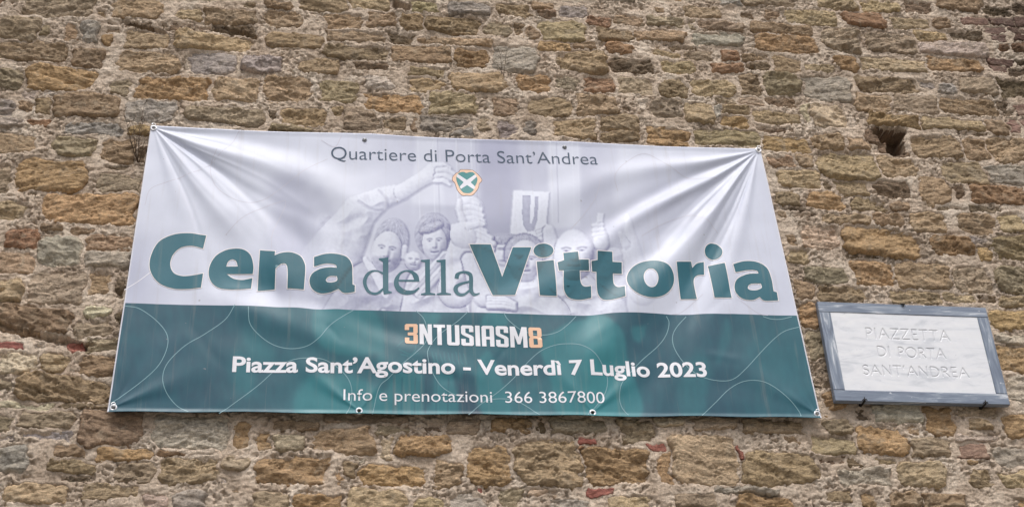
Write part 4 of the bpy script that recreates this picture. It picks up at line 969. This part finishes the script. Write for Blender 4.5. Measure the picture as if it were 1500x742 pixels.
# thin looping lines of the design
LOOPS = [(ZL, [(110, 92), (180, 105), (260, 160), (310, 220), (320, 275), (300, 340), (260, 400), (180, 470), (60, 555), (42, 572)]),
 (ZL, [(648, 90), (600, 160), (500, 230), (400, 290), (320, 370), (295, 440), (310, 510), (360, 575), (420, 610)]),
 (ZL, [(713, 100), (720, 180), (770, 240), (840, 285), (920, 303), (1000, 290), (1060, 250), (1110, 190), (1180, 140), (1226, 112)]),
 (ZL, [(570, 620), (640, 570), (760, 480), (850, 400), (920, 360), (1000, 348), (1080, 355), (1150, 395), (1200, 450), (1218, 510), (1210, 580), (1190, 622)]),
 (ZG, [(205, 62), (250, 110), (270, 180), (262, 250), (200, 320), (130, 380), (40, 470), (-20, 530), (-60, 690)]), (ZG, [(515, 72), (450, 130), (340, 210), (280, 290), (275, 350), (300, 430), (350, 510), (420, 560), (500, 588)]),
 (ZG, [(732, 78), (760, 120), (830, 175), (900, 200), (980, 210), (1060, 190), (1120, 145), (1172, 92)]),
 (ZG, [(520, 692), (600, 620), (700, 550), (800, 460), (880, 370), (950, 310), (1030, 275), (1110, 263), (1200, 275), (1280, 330), (1340, 420), (1360, 490), (1340, 570), (1280, 650), (1240, 692)]), (ZG, [(600, 618), (650, 598), (720, 590), (800, 600), (870, 635), (950, 692)]),
 (ZR, [(480, 90), (497, 130), (480, 200), (430, 270), (330, 360), (240, 460), (205, 510), (195, 580), (210, 640), (250, 692)]),
 (ZR, [(600, 92), (540, 160), (517, 220), (530, 290), (580, 370), (640, 430), (720, 470), (820, 485), (890, 470), (960, 410), (1060, 300), (1140, 220), (1200, 180), (1285, 158)]),
 (ZR, [(692, 695), (780, 610), (850, 540), (920, 497), (990, 483), (1070, 495), (1150, 540), (1230, 610), (1280, 670), (1290, 700)]), (ZR, [(1062, 94), (1110, 108), (1170, 110), (1236, 96)])]
FAINT = [(ID, [(182, 424), (205, 410), (226, 394)]), (ID, [(212, 300), (222, 275), (260, 262), (300, 245), (335, 215), (350, 192)]), (ID, [(480, 232), (455, 245), (420, 270), (385, 292), (350, 294), (318, 275), (308, 245), (318, 220)]),
 (ID, [(330, 345), (362, 315), (410, 295), (418, 300), (400, 340), (398, 365)]), (ID, [(940, 345), (975, 325), (1010, 315), (1035, 325), (1052, 340)]), (ID, [(905, 280), (900, 260), (915, 240), (945, 225), (980, 245), (1010, 260), (1050, 262)]),
 (ID, [(1030, 430), (1000, 455), (985, 459)]), (ID, [(1085, 440), (1110, 458), (1125, 461)]), (ID, [(470, 205), (490, 215), (500, 200)]), (ID, [(880, 260), (872, 290), (850, 320), (835, 335)])]
def ribbon(zone, pts, w):
    q = spline(tr(zone, pts), False, 10); t_ = np.gradient(q, axis=0); t_ /= np.linalg.norm(t_, axis=1)[:, None]; n_ = np.column_stack([-t_[:, 1], t_[:, 0]])
    bm = bmesh.new(); a = [bm.verts.new((p[0], -p[1], 0)) for p in q + n_ * w]; b = [bm.verts.new((p[0], -p[1], 0)) for p in q - n_ * w]
    for k in range(len(q) - 1): bm.faces.new((a[k], a[k + 1], b[k + 1], b[k]))
    return bm
for k, (zn, pts) in enumerate(LOOPS): lay('printed_line', [ribbon(zn, pts, 0.5)], s2l('#7fa6b0'), 0.0003 + 0.00003 * k)
for k, (zn, pts) in enumerate(FAINT): lay('printed_line', [ribbon(zn, pts, 0.45)], s2l('#f4f4fa') if k == 0 else s2l('#c6c7d6'), 0.0003 + 0.00003 * k)

# ------------------------------------------------------------------ eyelets and fixings
def metal(name, col, rough):
    m, t, b = new_mat(name); pos = gpos(t)
    c = mixc(t, 1.0, col, ramp(t, noise(t, 180, 5, 0.6, pos), [(0.3, grey(0.7)), (0.7, grey(1.15))]), 'MULTIPLY')
    t.links.new(c, b.inputs['Base Color']); b.inputs['Metallic'].default_value = 0.85; b.inputs['Roughness'].default_value = rough
    return m
ZINC = metal('zinc', (0.78, 0.79, 0.82), 0.32); STEEL = metal('dull_steel', (0.30, 0.31, 0.33), 0.45); IRON = metal('dark_iron', (0.045, 0.04, 0.038), 0.7)
def lathe(prof, n=28):
    """profile of (radius, depth towards the viewer); axis along y"""
    bm = bmesh.new(); rings = []
    for r, d in prof:
        rings.append([bm.verts.new((r * math.cos(2 * math.pi * k / n), -d, r * math.sin(2 * math.pi * k / n))) for k in range(n)])
    for a, b in zip(rings[:-1], rings[1:]):
        for k in range(n): bm.faces.new((a[k], a[(k + 1) % n], b[(k + 1) % n], b[k]))
    return bm, rings
def tube(path, rad, n=10, bm=None):
    bm = bm or bmesh.new(); P = [Vector(p) for p in path]; rr = rad if hasattr(rad, '__len__') else [rad] * len(P); prev = None; up = None
    for k, p in enumerate(P):
        d = (P[min(k + 1, len(P) - 1)] - P[max(k - 1, 0)]).normalized()
        a = d.orthogonal().normalized() if up is None else (up - d * up.dot(d)).normalized(); up = a; b = d.cross(a)
        rg = [bm.verts.new(p + (a * math.cos(2 * math.pi * j / n) + b * math.sin(2 * math.pi * j / n)) * rr[k]) for j in range(n)]
        if prev:
            for j in range(n): bm.faces.new((prev[j], prev[(j + 1) % n], rg[(j + 1) % n], rg[j]))
        else: bm.faces.new(rg[::-1])
        prev = rg
    bm.faces.new(prev); return bm
def shift(bm, p):
    for v in bm.verts: v.co += Vector(p)
    return bm
surf = {k: on_banner(np.array([v[0]]), np.array([v[1]]))[0] for k, v in HOLES.items()}
for k, p in surf.items():
    R0, R1 = (0.0078, 0.0162) if k[0] in 'b' or len(k) == 2 and k in ('tl', 'tr') else (0.0066, 0.0122)
    prof = [(R0, -0.004), (R0, 0.0012), (R0 + 0.001, 0.0026), ((R0 + R1) / 2, 0.0034), (R1 - 0.001, 0.0022), (R1, 0.0004), (R1, -0.004), (R0, -0.004)]
    bm, _ = lathe(prof)
    bm_obj('eyelet', shift(bm, p), ZINC if k not in ('t1', 't2') else STEEL, banner, True)
HOOKLAB = {'tl': 'bright bent screw hook through the banner eyelet beside the dry weed', 'tr': 'bright bent screw hook through the upper banner eyelet above the plaque side',
           'bl': 'bright bent screw hook through the lower banner eyelet far from the plaque', 'br': 'bright bent screw hook through the lower banner eyelet next to the plaque'}
for k in ('tl', 'tr', 'br', 'bl'):
    p = surf[k]; root = empty('screw_hook', tuple(p)); tag(root, HOOKLAB[k], 'hook', 'hooks at the banner corners')
    sx = 1 if k in ('tl', 'bl') else -1
    path = [(0, 0.085, 0), (0, 0.03, 0), (0, 0.006, 0), (0, -0.006, 0.001)] + [(sx * (0.0005 + 0.0085 * math.sin(a)), -0.0095 - 0.0012 * a, 0.0085 - 0.0085 * math.cos(a)) for a in np.linspace(0.3, 5.0, 14)]
    bm = tube([Vector(q) + Vector(p) for q in path], 0.0021)
    bm_obj('hook', bm, ZINC, root, True)
    bm, _ = lathe([(0.0028, 0.002), (0.0058, 0.002), (0.006, 0.0032), (0.0052, 0.004), (0.0028, 0.004), (0.0028, 0.002)]); bm_obj('washer', shift(bm, p), STEEL, root, True)
SCLAB = {'t1': 'round grey screw head in the top banner eyelet above the word Quartiere', 't2': 'round grey screw head in the top banner eyelet above the name Andrea'}
for k in ('t1', 't2'):
    p = surf[k]; root = empty('screw', tuple(p)); tag(root, SCLAB[k], 'screw', 'screws along the banner top')
    bm, rg = lathe([(0.0024, -0.09), (0.0024, 0.0025), (0.0092, 0.0025), (0.0092, 0.0040), (0.0078, 0.0062), (0.0040, 0.0072), (0.0, 0.0074)]); bm_obj('head', shift(bm, p), STEEL, root, True)
    bm = bmesh.new(); bmesh.ops.create_cube(bm, size=1.0)
    for v in bm.verts: v.co = Vector((v.co.x * 0.013, v.co.y * 0.0016 - 0.0072, v.co.z * 0.0022)); v.co = Matrix.Rotation(0.35, 3, 'Y') @ v.co
    bm_obj('slot', shift(bm, p), IRON, root)

# ------------------------------------------------------------------ marble street plaque
PF, PB = -0.062, -0.034
pc = unproj(PLQ[:, 0], PLQ[:, 1], PF)
def plq(u, v, y=PF):
    """u, v in metres from the lower left corner of the plaque"""
    Wd, Hd = 0.5 * (np.linalg.norm(pc[1] - pc[0]) + np.linalg.norm(pc[2] - pc[3])), 0.5 * (np.linalg.norm(pc[0] - pc[3]) + np.linalg.norm(pc[1] - pc[2]))
    s_ = np.asarray(u, float)[..., None] / Wd; t_ = np.asarray(v, float)[..., None] / Hd
    p = (pc[3] * (1 - s_) + pc[2] * s_) * (1 - t_) + (pc[0] * (1 - s_) + pc[1] * s_) * t_
    p[..., 1] = y; return p
PWd, PHt = 0.5 * (np.linalg.norm(pc[1] - pc[0]) + np.linalg.norm(pc[2] - pc[3])), 0.5 * (np.linalg.norm(pc[0] - pc[3]) + np.linalg.norm(pc[1] - pc[2]))
def marble(name, dark):
    m, t, b = new_mat(name); pos = gpos(t)
    mp = N(t, 'ShaderNodeMapping'); t.links.new(pos, mp.inputs['Vector'])
    if dark:
        at = N(t, 'ShaderNodeAttribute', attribute_name='grain')
        t.links.new(at.outputs['Vector'], mp.inputs['Vector'])
        mp.inputs['Scale'].default_value = (3.0, 30.0, 30.0)
        c = ramp(t, noise(t, 1.3, 7, 0.62, mp.outputs[0], 1.4), [(0.28, tuple(s2l('#5f6a7c'))), (0.5, tuple(s2l('#7a8698'))), (0.60, tuple(s2l('#96a0ae'))), (0.66, tuple(s2l('#cdd2d9'))), (0.72, tuple(s2l('#8d98a8')))])
        chips = noise(t, 34, 3, 0.5, pos); c = mixc(t, ramp(t, chips, [(0.70, grey(0)), (0.73, grey(0.8))]), c, tuple(s2l('#d9dde4')))
    else:
        mp.inputs['Rotation'].default_value = (0, 0.5, 0); mp.inputs['Scale'].default_value = (1, 1, 4)
        at = N(t, 'ShaderNodeAttribute', attribute_name='tint')
        c = ramp(t, noise(t, 4.5, 8, 0.62, mp.outputs[0], 1.2), [(0.3, tuple(s2l('#c3c8d0'))), (0.48, tuple(s2l('#dde0e6'))), (0.7, tuple(s2l('#e4e6ea')))])
        sp = noise(t, 26, 4, 0.6, pos, 0.5); c = mixc(t, ramp(t, sp, [(0.66, grey(0)), (0.74, grey(0.45))]), c, tuple(s2l('#a9aeba')))
        c = mixc(t, 1.0, c, at.outputs['Color'], 'MULTIPLY')
    t.links.new(c, b.inputs['Base Color']); b.inputs['Roughness'].default_value = 0.42 if dark else 0.5
    bump(t, noise(t, 220, 4, 0.6, pos), 0.15, 0.002, b)
    return m
GREYM, WHITEM = marble('grey_marble', True), marble('white_marble', False)
plaque = empty('street_plaque', (float((pc[2, 0] + pc[3, 0]) / 2), PF, float(pc[3, 2])))
tag(plaque, 'white marble street plaque engraved with the square name in a grey marble frame', 'plaque')
BW = 0.055
def bar(u0, v0, u1, v1, along_u):
    bm = bmesh.new(); ch = 0.0022
    def q(u, v, y): return bm.verts.new(plq(u, v, y))
    o_ = [q(u, v, PB) for u, v in ((u0, v0), (u1, v0), (u1, v1), (u0, v1))]; m_ = [q(u, v, PF + ch) for u, v in ((u0, v0), (u1, v0), (u1, v1), (u0, v1))]
    f_ = [q(u, v, PF) for u, v in ((u0 + ch, v0 + ch), (u1 - ch, v0 + ch), (u1 - ch, v1 - ch), (u0 + ch, v1 - ch))]
    bm.faces.new(f_); bm.faces.new(o_[::-1])
    for a, b in ((o_, m_), (m_, f_)):
        for k in range(4): bm.faces.new((a[k], a[(k + 1) % 4], b[(k + 1) % 4], b[k]))
    ob = bm_obj('frame_bar', bm, GREYM, plaque)
    at = ob.data.attributes.new('grain', 'FLOAT_VECTOR', 'POINT')
    co = np.array([v.co for v in ob.data.vertices]); g_ = co - co.mean(0) + np.array([u0 * 7 + v0 * 13, 0, 0])
    at.data.foreach_set('vector', (g_ if along_u else g_[:, [2, 1, 0]] + np.array([u0 * 3, 0, 0])).astype(np.float32).ravel())
bar(0, PHt - BW, PWd, PHt, True); bar(0, 0, PWd, BW, True); bar(0, BW + 0.001, BW, PHt - BW - 0.001, False); bar(PWd - BW, BW + 0.001, PWd, PHt - BW - 0.001, False)
# incised roman capitals: strokes in a unit box, y down from the cap line
arc = lambda cx, cy, rx, ry, a0, a1, n=12: [(cx + rx * math.cos(math.radians(a)), cy + ry * math.sin(math.radians(a))) for a in np.linspace(a0, a1, n)]
CAPS = {'P': (.52, [[(.08, 0), (.08, 1)], [(.08, 0)] + arc(.26, .26, .24, .26, -90, 90) + [(.08, .52)]]), 'I': (.2, [[(.1, 0), (.1, 1)]]),
        'A': (.78, [[(.02, 1), (.37, 0)], [(.37, 0), (.76, 1)], [(.16, .62), (.61, .62)]]), 'Z': (.66, [[(.05, 0), (.62, 0)], [(.62, 0), (.04, 1)], [(.04, 1), (.64, 1)]]),
        'E': (.5, [[(.08, 0), (.08, 1)], [(.08, 0), (.47, 0)], [(.08, .48), (.4, .48)], [(.08, 1), (.48, 1)]]), 'T': (.64, [[(.32, 0), (.32, 1)], [(.02, 0), (.62, 0)]]),
        'D': (.78, [[(.08, 0), (.08, 1)], [(.08, 0)] + arc(.28, .5, .46, .5, -90, 90, 16) + [(.08, 1)]]), 'O': (.9, [arc(.45, .5, .43, .51, 0, 360, 26)]),
        'R': (.62, [[(.08, 0), (.08, 1)], [(.08, 0)] + arc(.26, .25, .24, .25, -90, 90) + [(.08, .5)], [(.28, .5), (.62, 1)]]),
        'S': (.5, [arc(.25, .25, .2, .25, -30, -270, 14) + arc(.24, .74, .22, .26, -90, 150, 14)]), 'N': (.76, [[(.08, 1), (.08, 0)], [(.08, 0), (.68, 1)], [(.68, 1), (.68, 0)]]), "'": (.18, [[(.1, -.02), (.06, .2)]]), ' ': (.34, [])}
ZP = (1190, 430, 4.363)
LINES = [('PIAZZETTA', (335, 218), (872, 238), (345, 281)), ('DI PORTA', (410, 335), (846, 354), (419, 395)), ("SANT'ANDREA", (318, 455), (992, 474), (329, 514))]
segs = []
for txt, a, b, c in LINES:
    a, b, c = [np.array([q[0] / ZP[2] + ZP[0], q[1] / ZP[2] + ZP[1]]) for q in (a, b, c)]
    hgt = np.linalg.norm(c - a); gp = 0.16; tot = sum(CAPS[ch][0] for ch in txt) + gp * (len(txt) - 1); x_ = 0.0
    for ch in txt:
        for st in CAPS[ch][1]:
            q = np.array([a + (b - a) * (x_ + s_[0]) / tot + (c - a) * s_[1] for s_ in st])
            segs += [(q[k], q[k + 1]) for k in range(len(q) - 1)]
        x_ += CAPS[ch][0] + gp
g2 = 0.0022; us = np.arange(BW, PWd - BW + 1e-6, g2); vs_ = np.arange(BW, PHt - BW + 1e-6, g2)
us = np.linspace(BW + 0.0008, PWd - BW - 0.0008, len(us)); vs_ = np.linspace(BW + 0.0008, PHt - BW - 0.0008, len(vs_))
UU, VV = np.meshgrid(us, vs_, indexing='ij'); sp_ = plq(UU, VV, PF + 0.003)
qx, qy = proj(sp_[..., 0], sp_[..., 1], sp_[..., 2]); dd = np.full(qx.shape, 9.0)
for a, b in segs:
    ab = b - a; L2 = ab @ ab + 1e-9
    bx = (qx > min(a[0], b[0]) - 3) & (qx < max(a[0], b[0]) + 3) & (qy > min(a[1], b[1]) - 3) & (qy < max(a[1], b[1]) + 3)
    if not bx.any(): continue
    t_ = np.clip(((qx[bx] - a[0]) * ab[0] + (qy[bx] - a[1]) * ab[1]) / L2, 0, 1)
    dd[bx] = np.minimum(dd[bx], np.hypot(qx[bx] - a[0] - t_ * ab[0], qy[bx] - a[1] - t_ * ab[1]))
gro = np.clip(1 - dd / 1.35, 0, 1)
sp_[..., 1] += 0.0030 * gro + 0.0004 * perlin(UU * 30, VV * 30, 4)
idx = np.arange(UU.size).reshape(UU.shape)
fq = np.stack([idx[:-1, :-1], idx[1:, :-1], idx[1:, 1:], idx[:-1, 1:]], axis=-1).reshape(-1, 4)
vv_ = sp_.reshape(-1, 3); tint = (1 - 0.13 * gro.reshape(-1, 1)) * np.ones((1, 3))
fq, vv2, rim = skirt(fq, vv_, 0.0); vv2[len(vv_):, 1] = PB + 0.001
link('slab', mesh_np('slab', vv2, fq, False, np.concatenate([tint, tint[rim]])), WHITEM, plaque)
def clamp(px, py, up):
    p = unproj(px, py, PF); root_z = 1 if up else -1
    bm = bmesh.new()
    def bx(x0, x1, y0, y1, z0, z1):
        vs2 = [bm.verts.new((p[0] + x, y, p[2] + z * root_z)) for x in (x0, x1) for y in (y0, y1) for z in (z0, z1)]
        for q in ((0, 1, 3, 2), (4, 6, 7, 5), (0, 4, 5, 1), (2, 3, 7, 6), (1, 5, 7, 3), (0, 2, 6, 4)): bm.faces.new([vs2[i] for i in q])
    bx(-0.005, 0.005, PF - 0.003, PB + 0.004, 0.0030, 0.0062); bx(-0.005, 0.005, PB + 0.0005, 0.02, -0.02, 0.0058)
    path = [(p[0] - 0.012, PF - 0.005, p[2] + 0.004 * root_z), (p[0] - 0.006, PF - 0.006, p[2] - 0.001 * root_z), (p[0], PF - 0.006, p[2] + 0.003 * root_z), (p[0] + 0.007, PF - 0.006, p[2] - 0.002 * root_z), (p[0] + 0.012, PF - 0.005, p[2] + 0.004 * root_z)]
    tube(path, [0.002, 0.003, 0.0042, 0.003, 0.002], 7, bm)
    tube([(p[0], PF - 0.006, p[2] + 0.002 * root_z), (p[0] + 0.001, PF - 0.0055, p[2] - 0.013 * root_z)], [0.0036, 0.0016], 7, bm)
    bm_obj('clamp', bm, IRON, plaque)
clamp(1322, 446.0, True); clamp(1266, 585.6, False); clamp(1443, 589.8, False)

# ------------------------------------------------------------------ dry weed rooted in the joint beside the banner corner
def twig_material():
    m, t, b = new_mat('dry_stem'); pos = gpos(t)
    c = ramp(t, noise(t, 90, 4, 0.6, pos), [(0.3, tuple(s2l('#3a2e25'))), (0.7, tuple(s2l('#675643')))]); t.links.new(c, b.inputs['Base Color']); b.inputs['Roughness'].default_value = 0.9
    return m
TWIG = twig_material(); wr = np.random.default_rng(5)
def weed(root_px, tips, label, thick=0.0018):
    r0 = unproj(*root_px, -0.012); root = empty('dry_weed', tuple(r0)); tag(root, label, 'weed')
    for (tx, ty) in tips:
        e_ = unproj(tx, ty, -0.045 - 0.03 * wr.random()); n = 7; path = []
        for k in range(n):
            t_ = k / (n - 1); q = r0 * (1 - t_) + e_ * t_; q = q + np.array([0.006 * math.sin(3 * t_ + tx), -0.02 * math.sin(math.pi * t_), 0.0]); path.append(tuple(q))
        bm = tube(path, list(np.linspace(thick, thick * 0.45, n)), 5)
        for k in range(2, n):                                                       # little dry seed heads and side shoots
            sd = (-1) ** k; q = Vector(path[k]); tube([q, q + Vector((sd * 0.008, -0.004, 0.012)), q + Vector((sd * 0.012, -0.005, 0.026))], [thick * 0.7, thick * 0.5, thick * 0.9], 4, bm)
        bm_obj('stem', bm, TWIG, root, True)
weed((203, 238), [(180, 163), (186, 190), (193, 176), (199, 196), (206, 182), (211, 152), (214, 200)], 'thin brown dry weed stems sprouting from a joint beside the banner')
weed((736, 112), [(742, 62), (728, 70), (724, 92)], 'dry dark tendrils hanging over the pale blue grey stone above the banner', 0.0013)
